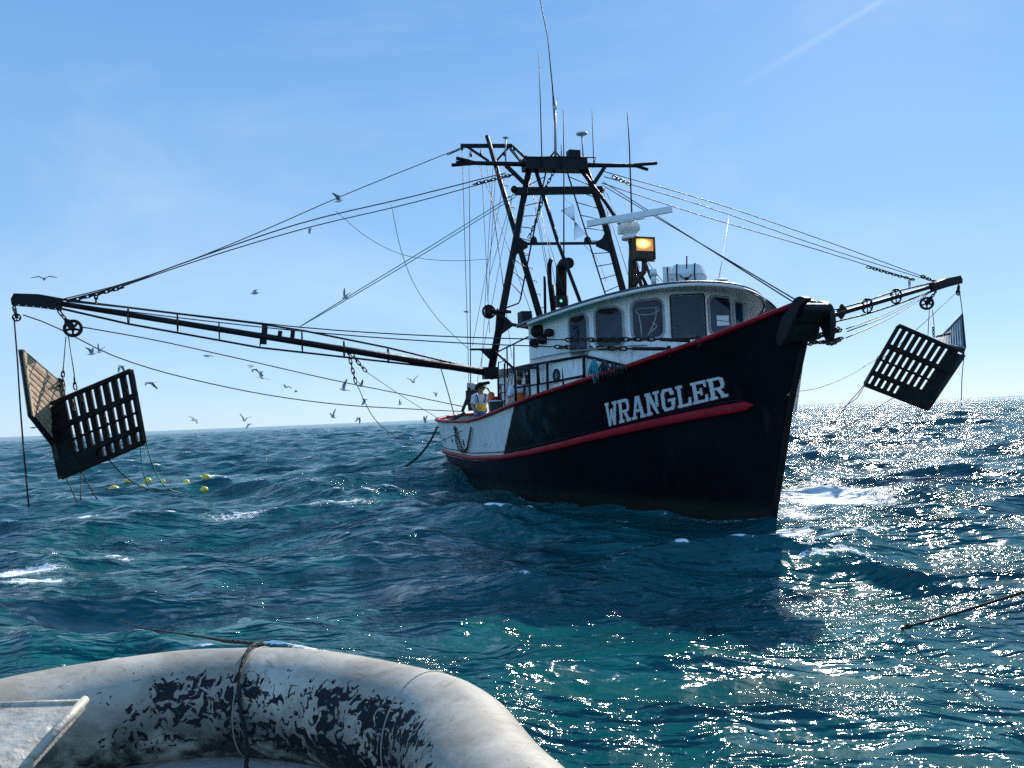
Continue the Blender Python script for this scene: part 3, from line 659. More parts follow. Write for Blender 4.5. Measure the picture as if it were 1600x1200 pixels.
# fore braces from mast head to wheelhouse roof
T('fore_brace', 'black', boat, [U0(837, 265), L(*uvw(pu(872, 380, 1.6))), L(*uvw(pu(909, 478, 3.3)))], [.06, .05, .045], 8)
T('fore_brace', 'black', boat, [U0(905, 262), pu(945, 315, 1.0), pu(982, 370, 2.3), L(3.6, .75, 4.45)], [.06, .05, .05, .045], 8)
# aft cargo boom, raised, with T-shaped head
BT, BB = pv(761, 213, -.6), pv(843, 492, -.6)
leg('boom', [BT, BT+(BB-BT)*.5, BB+(BB-BT)*.08], [.07, .085, .1])
for k in np.linspace(.25, .97, 12):
    c = BT+(BB-BT)*k; MB().tube([c, c+VP*.2+Z*.03, c+VP*.2-Z*.04], .013, 5).build('boom_step', 'black', boat)
BU = uvw(BT)[0]
def B0(x, y): return pu(x, y, BU)
crossbar('boom_head', B0(720, 228), B0(800, 228), .12, .11)
for a, b in (((728, 228), (764, 252)), ((797, 228), (775, 252))): crossbar('boom_head_strut', B0(*a), B0(*b), .06, .07)
for x, y in ((722, 231), (736, 241), (751, 240), (788, 240), (803, 232)):
    q = MB(); q.ball(B0(x, y+1), .07, 10, (.6, 1, 1.2)); q.tube([B0(x, y-7), B0(x, y)], .014, 5); q.build('hanging_block', 'black', boat)
q = MB(); chain_mb(q, [B0(802, 229), (B0(802, 229)+U0(838, 250))/2-Z*.12, U0(838, 250)], .16, .016, .04); chain_mb(q, [B0(797, 232), U0(822, 262)], .16, .016, .04); q.build('boom_chain', 'chain', boat)
q = MB(); chain_mb(q, [U0(868, 262), U0(862, 275), U0(854, 290), U0(846, 318), U0(838, 345), U0(826, 372)], .12, .014, .035); q.build('hanging_chain', 'chain', boat)
# mast-top fittings
T('mast_pole', 'grey', boat, [U0(868, 250, .1), U0(867, 165, .1)], [.04, .03], 8)
T('mast_pole_brace', 'black', boat, [U0(855, 252), U0(867, 236), U0(881, 252)], .03, 6)
q = MB(); q.tube([U0(867, 172, .1), U0(867, 160, .1)], .05, 8); q.ball(U0(867, 160, .1), .05, 8); q.build('anchor_light', 'plastic', boat)
for pts, r in ((((866, 165), (856, 60), (844, 0), (838, -40)), .018), (((866, 190), (864, 165), (862, 120)), .012), (((847, 262), (844, 150), (842, 82)), .018), (((881, 455), (881, 250), (880, 168)), .022),
               (((928, 260), (926, 210), (925, 170)), .014), (((987, 332), (983, 220), (980, 175)), .02), (((877, 262), (877, 240), (877, 226)), .02)):
    mk = 'plastic' if pts[0][0] in (881, 987) else 'steel'
    T('whip_antenna', 'steel', boat, [pu(x, y, .3 if x < 970 else 3.2) for x, y in pts], [r]+[r*.75]*(len(pts)-2)+[r*.45], 6)
def sat(c, tip, r):
    c, tip = A(c), A(tip); T('dish_post', 'grey', boat, [c, tip], .022, 6)
    q = MB(); q.ball(tip, r, 16, (1, 1, .28)); q.build('satellite_dome', 'plastic', boat)
sat(U0(912, 260, .1), U0(909, 209, .1), .17); sat(U0(790, 258, -1), pu(790, 215, -1), .09)
q = MB(); c = U0(896, 243, .1); q.box(c, VP*.17, UF*.12, Z*.13); q.box(c+UF*.13, VP*.14, UF*.012, Z*.1); q.box(c-Z*.17, VP*.05, UF*.05, Z*.06); q.build('deck_floodlight', 'black', boat)
q = MB(); c = L(2.9, -2.0, 4.1); c = pv(820, 497, -2.1); q.box(c, UF*.16, VP*.13, Z*.15); q.box(c-Z*.19+UF*.1, UF*.34, VP*.03, Z*.03); q.build('deck_floodlight', 'black', boat)
# day shape: two mesh triangles hung point to point
q = MB(); r3 = [pu(x, y, .9) for x, y in ((877, 329), (896, 321), (898, 346), (915, 366), (897, 375))]
q.tube([r3[0], r3[1], r3[2], r3[0]], .008, 4); q.tube([r3[2], r3[3], r3[4], r3[2]], .008, 4)
for k in np.linspace(.1, .9, 8):
    q.tube([r3[0]+(r3[2]-r3[0])*k, r3[1]+(r3[2]-r3[1])*k], .004, 3); q.tube([r3[2]+(r3[3]-r3[2])*k, r3[2]+(r3[4]-r3[2])*k], .004, 3)
    q.tube([r3[0]+(r3[1]-r3[0])*k, r3[2]], .004, 3); q.tube([r3[3]+(r3[4]-r3[3])*k, r3[2]], .004, 3)
q.tube([r3[1], pu(880, 310, .9)], .005, 4); q.build('day_shape', 'brown', boat)
# exhausts
def ex(pts, r, nm='exhaust_pipe', n=14, mt='black'): return T(nm, mt, boat, pts, r, n)
ex([pv(877, 475, 0), pv(877, 430, 0), pv(877, 418, 0), pv(881, 412, 0), pv(889, 411, 0)], .155)
q = MB(); q.tube([pv(877, 462, 0), pv(877, 480, 0)], .2, 14); q.build('exhaust_casing', 'rust', boat)
q = MB(); c = pv(876, 471, -.25); q.box(c, VP*.13, UF*.1, Z*.16); sl = q.build('side_light', 'black', boat)
q = MB(); q.ball(c+UF*.11-VP*.03, .035, 10); q.build('lens', 'green_light', sl)
ex([pv(865, 495, -.2), pv(859, 440, -.2), pv(858, 415, -.2), pv(861, 405, -.2)], .065); ex([pv(852, 495, -.3), pv(851, 432, -.3)], .04)
ex([pv(868, 498, .1), pv(864, 445, .1)], .035)
# searchlight & stuff at mast foot (starboard): big horn block on an arm
q = MB(); c = U0(764, 487); q.ball(c, .2, 14, (.6, 1, 1)); q.tube([c-VP*.1, c+VP*.5+UF*.4-Z*.05], .05, 8); q.build('mast_block', 'black', boat)
q = MB(); q.disc_ring(U0(764, 487, .1), UF, .17, .03); q.build('block_sheave', 'black', boat)
T('block_arm', 'black', boat, [U0(766, 484), pu(785, 495, .3), pu(800, 507, .6), pv(836, 514, -2.0)], [.05, .06, .05, .04], 8)
MB().prism([U0(x, y, -.04) for x, y in ((776, 482), (790, 500), (803, 508), (792, 516), (780, 525), (772, 535))], UF*.08).build('gusset_plate', 'black', boat)
for x, y, r in ((842, 518, .2), (836, 536, .14), (848, 530, .15), (858, 520, .12)): MB().ball(pv(x, y, -2.25), r, 10, (1, .7, .8)).build('fender_float', 'black', boat)
T('gear_post', 'black', boat, [pv(877, 506, -2.05), pv(881, 610, -2.12)], .025, 6)
q = MB(); c = U0(761, 547); q.bar(U0(735, 546), U0(768, 546), .1, .05); q.prism([U0(x, y, -.04) for x, y in ((750, 547), (774, 547), (774, 562), (765, 562))], UF*.08); q.build('boom_bracket', 'black', boat)
# outrigger hinge & gallows arm at the mast foot
q = MB(); q.box(U0(766, 583), VP*.2, UF*.13, Z*.16); q.build('hinge_box', 'black', boat)
T('gallows_arm', 'black', boat, [U0(764, 598), U0(752, 600, .1), U0(745, 604, .1), U0(743, 609, .1)], .045, 7)
T('gallows_arm', 'steel', boat, [U0(752, 604), U0(762, 607), U0(768, 618), U0(771, 632)], .02, 6)

# ---- outriggers
def outrigger(side):
    if side < 0:
        f = lambda x, y: pu(x, y, 0); base, tip = f(768, 583), f(92, 474)
        up = [f(98, 468), f(400, 505), f(476, 517), f(605, 543), f(722, 571)]; lo = [f(95, 482), f(200, 506), f(405, 543), f(610, 566), f(715, 578)]
    else:
        f = lambda x, y: pu(x, y, 0); base, tip = L(0, 2.2, 3.1), f(1462, 446)
        up = [f(1466, 440), f(1400, 455), f(1345, 473), f(1296, 486), L(0, 3.0, 3.5)]; lo = [f(1466, 452), f(1400, 476), f(1350, 492), f(1300, 504), L(0, 3.0, 3.15)]
    ou = T('outrigger', 'black', boat, [base, base+(tip-base)*.5, tip], [.1, .08, .062], 10)
    T('truss_rod', 'steel', ou, up, .026, 6); T('truss_rod', 'steel', ou, lo, .026, 6)
    ax = nrm(tip-base); nz = nrm(np.cross(ax, UF)); nz = nz if nz[2] > 0 else -nz
    def brd(a, b, h0, h1, name='end_beam'):
        q = MB(); q.prism([a-nz*h0, a+nz*h0, (a+b)/2+nz*(h0+h1)*.58, b+nz*h1*.8, b+ax*.04, b-nz*h1*.8, (a+b)/2-nz*(h0+h1)*.4], UF*.14); return q.build(name, 'black', ou)
    if side < 0:
        e0, e1 = f(97, 476), f(21, 468); brd(e0-UF*.07, e1-UF*.07, .14, .17)
        q = MB(); [q.ball(e1+(e0-e1)*k-nz*.13+UF*.078, .022, 6) for k in np.linspace(.15, .9, 6)]; q.build('beam_bolts', 'plastic', ou)
        for x, y0, y1 in ((200, 483, 507), (277, 492, 519), (342, 503, 530), (472, 518, 550), (537, 533, 559), (606, 544, 567)):
            a, b = f(x, y0), f(x+1 if x != 472 else x, y1); q = MB(); c = (a+b)/2; hh = np.linalg.norm(a-b)/2
            q.tube([c+Z*hh*math.sin(t)+UF*.13*math.cos(t) for t in np.linspace(0, 2*math.pi, 18, endpoint=False)], .016, 5, closed=True); q.build('spreader', 'steel', ou)
        for x, y0, y1, w_ in ((414, 506, 538, .1), (438, 517, 532, .075), (458, 514, 535, .075)): MB().bar(f(x, y0), f(x-2, y1), .07, w_*1.4, VP).build('fairlead_post', 'black', ou)
        T('spreader', 'steel', ou, [f(408, 520), f(406, 543)], [.03, .012], 6)
    else:
        e0, e1 = f(1455, 450), f(1500, 437); brd(e0-UF*.07, e1-UF*.07, .13, .17)
        for x, y in ((1400, 463), (1355, 478)):
            q = MB(); q.disc_ring(f(x, y), VP, .23, .03, 22); 
            for t in (0, 1, 2): a = t*math.pi/3; q.tube([f(x, y)+(Z*math.cos(a)+UF*math.sin(a))*.23, f(x, y)-(Z*math.cos(a)+UF*math.sin(a))*.23], .02, 5)
            q.build('spreader_ring', 'black', ou)
        MB().prism([f(1315+a, 487+b)-UF*.04 for a, b in ((-9, 3), (0, -12), (9, -2), (0, 12))], UF*.08).build('spreader_plate', 'black', ou)
    return ou, tip
OS, tipS = outrigger(-1); OP, tipP = outrigger(1)
yS, yP, yM, yT = 18.3, 26.9, 22.3, float(B0(722, 230)[1])

def block(name, c, R, par, face, hang, spoked=True):
    q = MB(); face = nrm(face); c = A(c)
    q.disc_ring(c, face, R*.93, R*.21, 24, 7); q.ball(c, R*.36, 10)
    a = nrm(np.cross(face, Z)); b = np.cross(face, a)
    for k in range(5): t = k*2*math.pi/5+.3; q.tube([c, c+(a*math.cos(t)+b*math.sin(t))*R], R*.15, 6)
    o = q.build(name, 'black', par)
    h = nrm(A(hang)-c); sdv = np.cross(h, face)
    q = MB(); q.prism([c+face*R*.3-sdv*R*.4, c+face*R*.3+sdv*R*.4, c+face*R*.3+h*R*1.1+sdv*R*.35, c+face*R*.3+h*R*1.6, c+face*R*.3+h*R*1.1-sdv*R*.35], -face*R*.6); q.build('cheek', 'black', o)
    q = MB(); chain_mb(q, [c+h*R*1.4, hang], .11, .018, .04); q.build('hanger_chain', 'chain', o)
    return o
block('pulley_block', pd(114, 513, 18.6), .19, boat, (.3, -1, .1), pd(92, 486, 18.6))
block('pulley_block', pd(26, 496, 18.3), .085, boat, (.5, -1, 0), pd(22, 480, 18.3))
block('pulley_block', pd(1448, 474, 26.6), .2, boat, (-.5, -1, .1), pd(1462, 456, 26.6))
block('pulley_block', pd(1497, 457, 26.9), .1, boat, (.5, -1, 0), pd(1498, 446, 26.9))

# ---- standing and running rigging (parts of the trawler)
def wire(pix, ya, yb, r=.012, mt='wire', n=12, name='rigging_wire', par=None, k=5):
    return T(name, mt, par or boat, path(pix, ya, yb, n), r, k)
wire([(718, 232), (535, 306), (400, 365), (292, 409), (180, 447), (100, 467)], yT, yS, .014, n=18, name='topping_lift')
wire([(790, 270), (640, 308), (480, 346), (300, 406), (180, 449), (108, 468)], yM, yS, .016, n=18, name='topping_lift')
wire([(800, 274), (640, 318), (480, 356), (300, 410), (190, 448)], yM, yS+.6, .014, n=18, name='topping_lift')
for P_, ya, yb in (([(720, 232), (700, 241)], yT, yT-.4), ([(802, 273), (740, 288)], yM, yM-.1), ([(192, 449), (150, 460), (110, 470)], yS+.5, yS), ([(150, 459), (150, 474)], yS+.3, yS+.3)):
    q = MB(); chain_mb(q, path(P_, ya, yb), .1, .016, .035); q.build('rigging_chain', 'chain', boat)
for dy in (0, 5): wire([(806, 302+dy), (640, 405+dy), (530, 472+dy*.6), (466, 512)], yM, 20.7, .012, 'green_wire', name='preventer_line')
wire([(525, 330), (570, 368), (620, 395), (690, 407), (765, 405)], 19.8, 21.9, .007, n=16, name='slack_line')
wire([(612, 322), (625, 385), (645, 440), (690, 505), (735, 548)], 20.5, 22.2, .009, 'green_wire', n=16, name='slack_line')
# vang wires from the outrigger to chain and turnbuckle on the bow rail
e1_, e2_ = L(*hull(s_of(8.72, 3), 3))+Z*.1, L(*hull(s_of(8.15, 3), 3))+Z*.1
def vang(pix, ya, yb, cp, end, n=16):
    wire(pix, ya, yb, .014, n=n, name='vang_wire'); y0 = yb
    P_ = path(cp, y0, end[1]); q = MB(); chain_mb(q, P_[:2], .15, .016, .038); q.build('vang_chain', 'chain', boat)
    q = MB(); q.tube([P_[1], P_[1]+(P_[2]-P_[1])*.3], .018, 6); q.tube([P_[1]+(P_[2]-P_[1])*.15, P_[1]+(P_[2]-P_[1])*.75], .034, 8); q.tube([P_[1], end], .016, 6)
    q.bar(end+(P_[1]-end)*.02-Z*.14+UF*.06, end+Z*.03+(P_[1]-end)*.05, .06, .09); q.build('turnbuckle', 'steel', boat)
vang([(104, 471), (300, 492), (476, 512), (730, 527), (885, 531)], yS, 16.6, [(885, 531), (1022, 530), (1096, 533)], e1_)
vang([(110, 475), (300, 499), (476, 518), (740, 537), (868, 542)], yS, 16.9, [(868, 542), (978, 545), (1060, 545)], e2_)
# starboard tow warps down to the stern
wire([(36, 492), (60, 500), (180, 557), (350, 604), (530, 632), (640, 639), (722, 643)], yS, 24.5, .015, 'warp', n=24, name='tow_warp')
wire([(128, 511), (240, 531), (350, 555), (540, 598), (640, 618), (727, 636)], 18.6, 24.5, .015, 'warp', n=24, name='tow_warp')
q = MB(); chain_mb(q, path([(543, 545), (549, 570), (556, 598)], 20.9, 21.2), .12, .016, .035); chain_mb(q, path([(549, 552), (560, 567), (572, 580)], 20.9, 21.1), .12, .016, .035); q.build('rigging_chain', 'chain', boat)
wire([(556, 598), (590, 660), (630, 688), (670, 693), (710, 680), (742, 658)], 21.2, 23.4, .011, n=20, name='lazy_line')
wire([(571, 580), (630, 620), (690, 657)], 21.1, 27, .009, n=12, name='lazy_line')
wire([(688, 573), (702, 620), (713, 662)], 21.8, 24.5, .016, 'rope', n=8, name='hoist_rope')
for a, b, r in (((722, 232), (733, 612), .011), ((733, 236), (735, 600), .011), ((733, 240), (736, 638), .011)): wire([a, b], yT, 26.0, r, n=4, name='fall_rope')
for a, b, yb in (((746, 250), (860, 575), 20.5), ((752, 252), (765, 520), 23), ((760, 256), (790, 470), 23), ((770, 262), (752, 580), 23.5), ((775, 262), (762, 470), 23), ((790, 268), (738, 540), 24), ((802, 300), (765, 430), 22.5),
                 ((826, 268), (857, 440), 21), ((828, 268), (862, 450), 21), ((840, 315), (880, 455), 20.5), ((845, 330), (870, 455), 20.5), ((800, 310), (745, 600), 24), ((768, 300), (800, 560), 22)):
    wire([a, b], 22.8, yb, .008, n=3, name='halyard')
wire([(912, 382), (935, 408), (947, 440)], 22.0, 20.5, .006, n=6, name='halyard')
# port side
for P_, yb in (([(944, 268), (1100, 312), (1280, 373), (1450, 435)], yP), ([(944, 276), (1100, 322), (1280, 384), (1452, 438)], yP), ([(940, 286), (1100, 338), (1250, 382), (1428, 437)], 26.3)): wire(P_, 22.7, yb, .014, n=14, name='topping_lift')
q = MB(); chain_mb(q, path([(958, 276), (985, 288)], 22.9, 23.2), .12, .018, .04); chain_mb(q, path([(1355, 417), (1400, 430), (1428, 437)], 25.8, 26.3), .12, .016, .035); chain_mb(q, path([(1421, 438), (1421, 447)], 26.3, 26.3), .1, .015, .03); chain_mb(q, path([(1440, 431), (1462, 441)], 26.5, 26.8), .12, .02, .04); q.build('rigging_chain', 'chain', boat)
bowtop = pv(1246, 476, -.3)
for dy in (0, 6):
    a = U0(942, 284+dy); b = bowtop+VP*(.02*dy); wire_ = MB().tube([a, b], .012, 5).build('forestay', 'wire', boat)
for a, b, yb in (((944, 292), (1000, 420), 20.5), ((942, 292), (968, 440), 21), ((940, 300), (985, 440), 20.8), ((1000, 405), (1030, 440), 18.2), ((1006, 402), (1036, 441), 18.2)): wire([a, b], 22.5 if a[0] < 950 else 18.6, yb, .008, n=3, name='halyard')
wire([(1139, 337), (1132, 385), (1123, 436)], 24.0, 16.4, .007, n=4, name='aerial_wire')
# fore guys on the port side, from the bow head out to the outrigger tip
for p, q_ in (((1322, 514), (1458, 452)), ((1324, 518), (1452, 458)), ((1322, 528), (1448, 462))): wire([p, ((p[0]+q_[0])/2, (p[1]+q_[1])/2+5), q_], 13.6, 26.5, .011, n=10, name='fore_guy')
wire([(1240, 612), (1270, 608), (1320, 590), (1368, 562)], 14.8, 24.0, .009, n=12, name='fore_guy')

# ---- radar, floodlight, bow gear
q = MB(); pr = L(4.4, .3, 4.42); prt = pu(988, 372, 4.4); q.tube([pu(989, 452, 4.4), prt], .085, 10); mastp = q.build('radar_post', 'rust', boat)
T('cable_run', 'steel', boat, [pu(983, 452, 4.3), pu(983, 410, 4.3), pu(986, 375, 4.3)], .022, 6)
q = MB(); c = pu(984, 356, 4.4)
q.tube([c-Z*.2, c-Z*.13, c-Z*.05, c+Z*.1, c+Z*.15], [.13, .17, .24, .23, .12], 14); q.tube([c-Z*.27, c-Z*.2], .2, 14); q.box(c-UF*.1+Z*.02, UF*.25, VP*.14, Z*.1); rad = q.build('radar_unit', 'plastic', boat)
a, b = pd(917, 350, 17.9), pd(1050, 327, 17.6); q = MB(); d = nrm(b-a); q.bar(a, b, .11, .13); q.bar(a+(b-a)*.35-Z*.08, a+(b-a)*.68-Z*.08, .08, .05); q.tube([c+Z*.1, (a+b)/2], .05, 8); q.build('scanner_bar', 'plastic', rad)
# floodlight with sodium glow
fl = pu(1007, 388, 4.75); ex_, ez, ey = nrm(CR-UF*.15), nrm(Z), None; ey = nrm(np.cross(ez, ex_)); hw = .235
q = MB(); q.box(fl+ey*.1, ex_*hw, ey*.1, ez*.25); 
for k in (-1, 1): q.box(fl-ey*.02+ex_*k*(hw-.012), ex_*.014, ey*.04, ez*.25); q.box(fl-ey*.02+ez*k*.24, ex_*hw, ey*.04, ez*.012)
flood = q.build('floodlight', 'rust', boat)
q = MB(); q.add([fl-ey*.015+ex_*i*(hw-.03)+ez*j for i, j in ((-1, -.06), (1, -.06), (1, .215), (-1, .215))], [(0, 1, 2, 3)]); lens = q.build('lens', 'lamp', flood)
uvl = lens.data.uv_layers.new(name='UVMap'); 
for i, uvc in enumerate(((0, 0), (1, 0), (1, 1), (0, 1))): uvl.data[i].uv = uvc
q = MB(); q.box(fl-ey*.012-ez*.15, ex_*(hw-.03), ey*.006, ez*.085); q.build('rusty_shield', 'rust', flood)
q = MB(); [q.tube([fl-ey*.05+ex_*k-ez*.21, fl-ey*.05+ex_*k-ez*.3], .008, 4) for k in np.linspace(-.2, .2, 6)]; q.tube([fl-ey*.05-ex_*.22-ez*.3, fl-ey*.05+ex_*.22-ez*.3], .012, 5); q.build('guard_bars', 'steel', flood)
q = MB(); q.tube([fl+ey*.05-ez*.26, pu(1006, 425, 4.75), pu(996, 438, 4.6), pu(991, 445, 4.5)], .06, 8); q.tube([pu(1008, 410, 4.8), pu(1016, 432, 4.8), pu(1024, 447, 4.8)], .035, 7); q.build('lamp_bracket', 'rust', flood)
q = MB(); c = pu(1021, 428, 4.9); q.tube([c-Z*.22, c-Z*.05], .06, 8); q.tube([c-Z*.05, c+Z*.1], .085, 10); q.build('running_light', 'plastic', boat)
q = MB(); c = pu(997, 442, 4.5); [q.disc_ring(c+CR*.03*k, CR*.3+cf, .14-.02*k, .014, 14, 5) for k in range(3)]; q.tube([pu(1000, 425, 4.5), pu(1012, 450, 4.6)], .04, 6); q.build('cable_coil', 'black', boat)
q = MB(); c = pv(1125, 439, .6); q.ball(c, .16, 12, (1, 1, .3)); q.build('gps_dome', 'plastic', boat)
T('stub_antenna', 'steel', boat, [pv(1073, 420, .2), pv(1073, 400, .2)], .015, 5)
# bow head: curved cheeks and roller
def bowplate(dv, pix, th, name): 
    return MB().prism([L(*uvw(pv(x, y, dv))) for x, y in pix], VP*th).build(name, 'black', boat)
def smooth_poly(p, n=5):
    P_ = A(p+p[:3], float); out = []
    for i in range(len(p)):
        p0, p1, p2, p3 = A(p[i-1]), A(p[i]), A(p[(i+1) % len(p)]), A(p[(i+2) % len(p)])
        for t in np.arange(n)/n: out.append(tuple(.5*((2*p1)+(-p0+p2)*t+(2*p0-5*p1+4*p2-p3)*t*t+(-p0+3*p1-3*p2+p3)*t**3)))
    return out
q = MB()
q.prism([pv(x, y, -.42) for x, y in smooth_poly([(1213, 534), (1215, 518), (1222, 496), (1234, 480), (1241, 467), (1251, 463), (1259, 468), (1249, 478), (1242, 495), (1234, 512), (1225, 531), (1218, 540)])], VP*.1)
bow = q.build('bow_cheek', 'black', boat)
q = MB(); q.prism([pv(x, y, .16) for x, y in smooth_poly([(1276, 472), (1288, 473), (1295, 483), (1298, 500), (1297, 520), (1293, 534), (1288, 528), (1282, 512), (1272, 500), (1266, 490)])], VP*.1); q.build('bow_cheek', 'black', boat)
q = MB(); q.prism([pv(x, y, -.34) for x, y in smooth_poly([(1222, 505), (1236, 482), (1246, 474), (1254, 476), (1256, 486), (1248, 500), (1240, 506), (1238, 520), (1230, 534), (1222, 530)])], VP*.5); q.build('bow_head', 'black', boat)
q = MB(); c = pv(1262, 490, 0); q.tube([c-VP*.3, c+VP*.16], .12, 16); q.build('anchor_roller', 'black', boat)
q = MB(); t0_ = [pv(1248, 467, -.35), pv(1268, 470, -.2), pv(1279, 475, .1), pv(1262, 474, -.05)]; 
ptop = [pv(1248, 467, -.32), pv(1251, 475, -.32), pv(1279, 477, .14), pv(1264, 471, .14)]; q.prism(ptop, Z*.025); q.build('bow_top_plate', 'grey', boat)
q = MB(); [q.ball(pv(x, y, .1), r, 8) for x, y, r in ((1256, 505, .07), (1247, 498, .06), (1262, 520, .05))]; q.build('bow_fastenings', 'black', boat)
q = MB()
for P_ in ([(1262, 523), (1282, 522), (1300, 520), (1314, 516)], [(1262, 535), (1280, 535), (1300, 532), (1316, 528)], [(1285, 534), (1300, 538), (1312, 531)], [(1272, 530), (1300, 518), (1310, 512)]): chain_mb(q, path(P_, 13.2, 13.6), .07, .013, .028)
for x, y in ((1268, 523), (1266, 535)): q.disc_ring(pd(x, y, 13.2), (.2, 1, .3), .05, .013, 12, 5)
q.build('bow_chain', 'chain', boat)
q = MB(); fp = [pv(1250, 566, .08), pv(1255, 560, .08), pv(1244, 640, .08), pv(1239, 650, .08)]; q.prism(fp, UF*.02); q.build('port_nameboard', 'letter', boat)
wire([(1090, 531), (1150, 532), (1215, 531)], 14.4, 13.4, .009, 'green_wire', n=6, name='bow_line'); wire([(1138, 528), (1142, 540), (1155, 545), (1168, 536)], 14.0, 13.9, .009, 'teal', n=10, name='bow_line')

# ---- stern gear
q = MB(); c = L(-3.2, -1.2, 1.2)
q.tube([pd(735, 642, 25), pd(733, 605, 25)], .07, 8); q.tube([pd(741, 642, 25), pd(739, 612, 25)], .05, 8); q.bar(pd(728, 618, 25), pd(748, 618, 25), .3, .3); q.bar(pd(728, 630, 25), pd(746, 630, 25), .3, .12); q.tube([pd(722, 644, 25), pd(731, 620, 25)], .05, 6); q.tube([pd(700, 660, 25), pd(727, 645, 25)], .05, 6)
q.build('winch_gantry', 'steel', boat)
q = MB(); q.tube([pd(730, 606, 25.1), pd(746, 606, 25.1)], .16, 12); q.build('winch_drum', 'grey', boat)

# ================================================================== things aboard
q = MB(); c = L(6.0, .35, 4.4); rr_ = []
ax_ = A([nrm(VP*.95-UF*.3), nrm(UF*.95+VP*.3), Z])
def raft():
    root = thing('life_raft', L(6.3, .55, 4.48), 'white plastic life raft canister strapped on the wheelhouse roof', 'life raft')
    a, b = pv(1050, 425, .35), pv(1102, 422, .35); X_ = nrm(pd(1101, 430, 16.6)-pd(1052, 432, 16.9)); Y_ = nrm(np.cross(Z, X_)); c = (pd(1052, 431, 17.1)+pd(1101, 430, 16.8))/2
    def shell(z0, z1, k0, k1, nm):
        G = []
        for z_, k in ((z0, k0), ((z0+z1)/2, (k0+k1)/2*1.01), (z1, k1)):
            ring = []
            for t in np.linspace(0, 2*math.pi, 32, endpoint=False):
                e = (abs(math.cos(t))**.35*np.sign(math.cos(t)), abs(math.sin(t))**.35*np.sign(math.sin(t))); ring.append(c+X_*e[0]*.34*k+Y_*e[1]*.3*k+Z*z_)
            G.append(ring)
        q = MB(); q.grid(G, wrap=True); q.add(G[0], [tuple(range(32))[::-1]]); q.add(G[-1], [tuple(range(32))]); return q.build(nm, 'plastic', root)
    shell(-.19, .0, .9, 1.0, 'lower_shell'); shell(.012, .2, 1.0, .84, 'upper_shell')
    q = MB(); q.grid([[c+X_*.345*i+Y_*.305*j+Z*h for i, j in ((-1, -1), (1, -1), (1, 1), (-1, 1))] for h in (-.012, .02)], wrap=True); q.build('seam_flange', 'plastic', root)
    for k in (-.18, .2):
        q = MB(); q.tube([c+X_*k+Y_*y_+Z*z_ for y_, z_ in ((-.29, -.2), (-.318, 0), (-.26, .21), (.26, .21), (.318, 0), (.29, -.2))], .014, 5); q.build('strap', 'black', root)
    q = MB(); q.tube([c-Y_*.31+X_*x_-Z*z_ for x_, z_ in ((-.12, .03), (-.04, .1), (.05, .1), (.14, .03))], .01, 5); q.box(c-Y_*.31-Z*.12+X_*.02, X_*.03, Y_*.02, Z*.04); q.build('painter_line', 'black', root)
    q = MB(); [q.bar(c+X_*k-Y_*.26-Z*.24, c+X_*k+Y_*.26-Z*.24, .05, .1) for k in (-.22, .22)]; q.build('cradle', 'steel', root)
    r2 = thing('storage_box', L(5.7, 0, 4.48), 'small white equipment box lashed left of the life raft on the wheelhouse roof', 'box')
    c2 = pd(1046, 432, 17.4); q = MB(); q.box(c2+Z*0, X_*.09, Y_*.2, Z*.15); q.build('case', 'plastic', r2); q = MB(); q.box(c2+Z*.165, X_*.095, Y_*.205, Z*.018); q.build('lid', 'plastic', r2)
    q = MB(); q.tube([c2+X_*.02-Y_*.21-Z*.15, c2+X_*.02-Y_*.215+Z*.18], .012, 5); q.build('strap', 'black', r2)
raft()
# rope and gloves hanging on the rail
def hanging(px, y0, y1, w_, mt, name, label, cat, group=None, v=-2.05, n=17):
    q = MB(); c0 = pv(px, y0, v); h = np.linalg.norm(pv(px, y1, v)-c0)
    for k in range(n):
        a = (k/(n-1)-.5)*w_; j = random.uniform(.55, 1.05); e = random.uniform(-.05, .05)
        q.tube([c0+UF*a*.25+Z*.03, c0+UF*a*.7-Z*h*.12+VP*e*.4, c0+UF*(a*1.05+e*.4)-Z*h*.55*j+VP*e, c0+UF*(a*1.35+e)-Z*h*j+VP*e*.5], [.016, .018, .016, .011], 6)
    return tag(q.build(name, mt, origin=c0), label, cat, group)
hanging(928, 564, 598, .34, 'teal', 'rope_hank', 'teal rope hank hanging from the side rail below the wheelhouse windows', 'rope', v=-1.93)
hanging(944, 566, 592, .30, 'glove', 'oilskin_bundle', 'dark green bundle on the sloping rail, nearest the teal rope', 'clothing', 'dark bundles hung on the rail', v=-1.85)
hanging(958, 569, 588, .24, 'glove', 'oilskin_bundle', 'middle of the three dark green bundles on the sloping rail', 'clothing', 'dark bundles hung on the rail', v=-1.78)
hanging(970, 571, 584, .22, 'glove', 'oilskin_bundle', 'small dark green bundle at the low forward end of the sloping rail', 'clothing', 'dark bundles hung on the rail', v=-1.72)
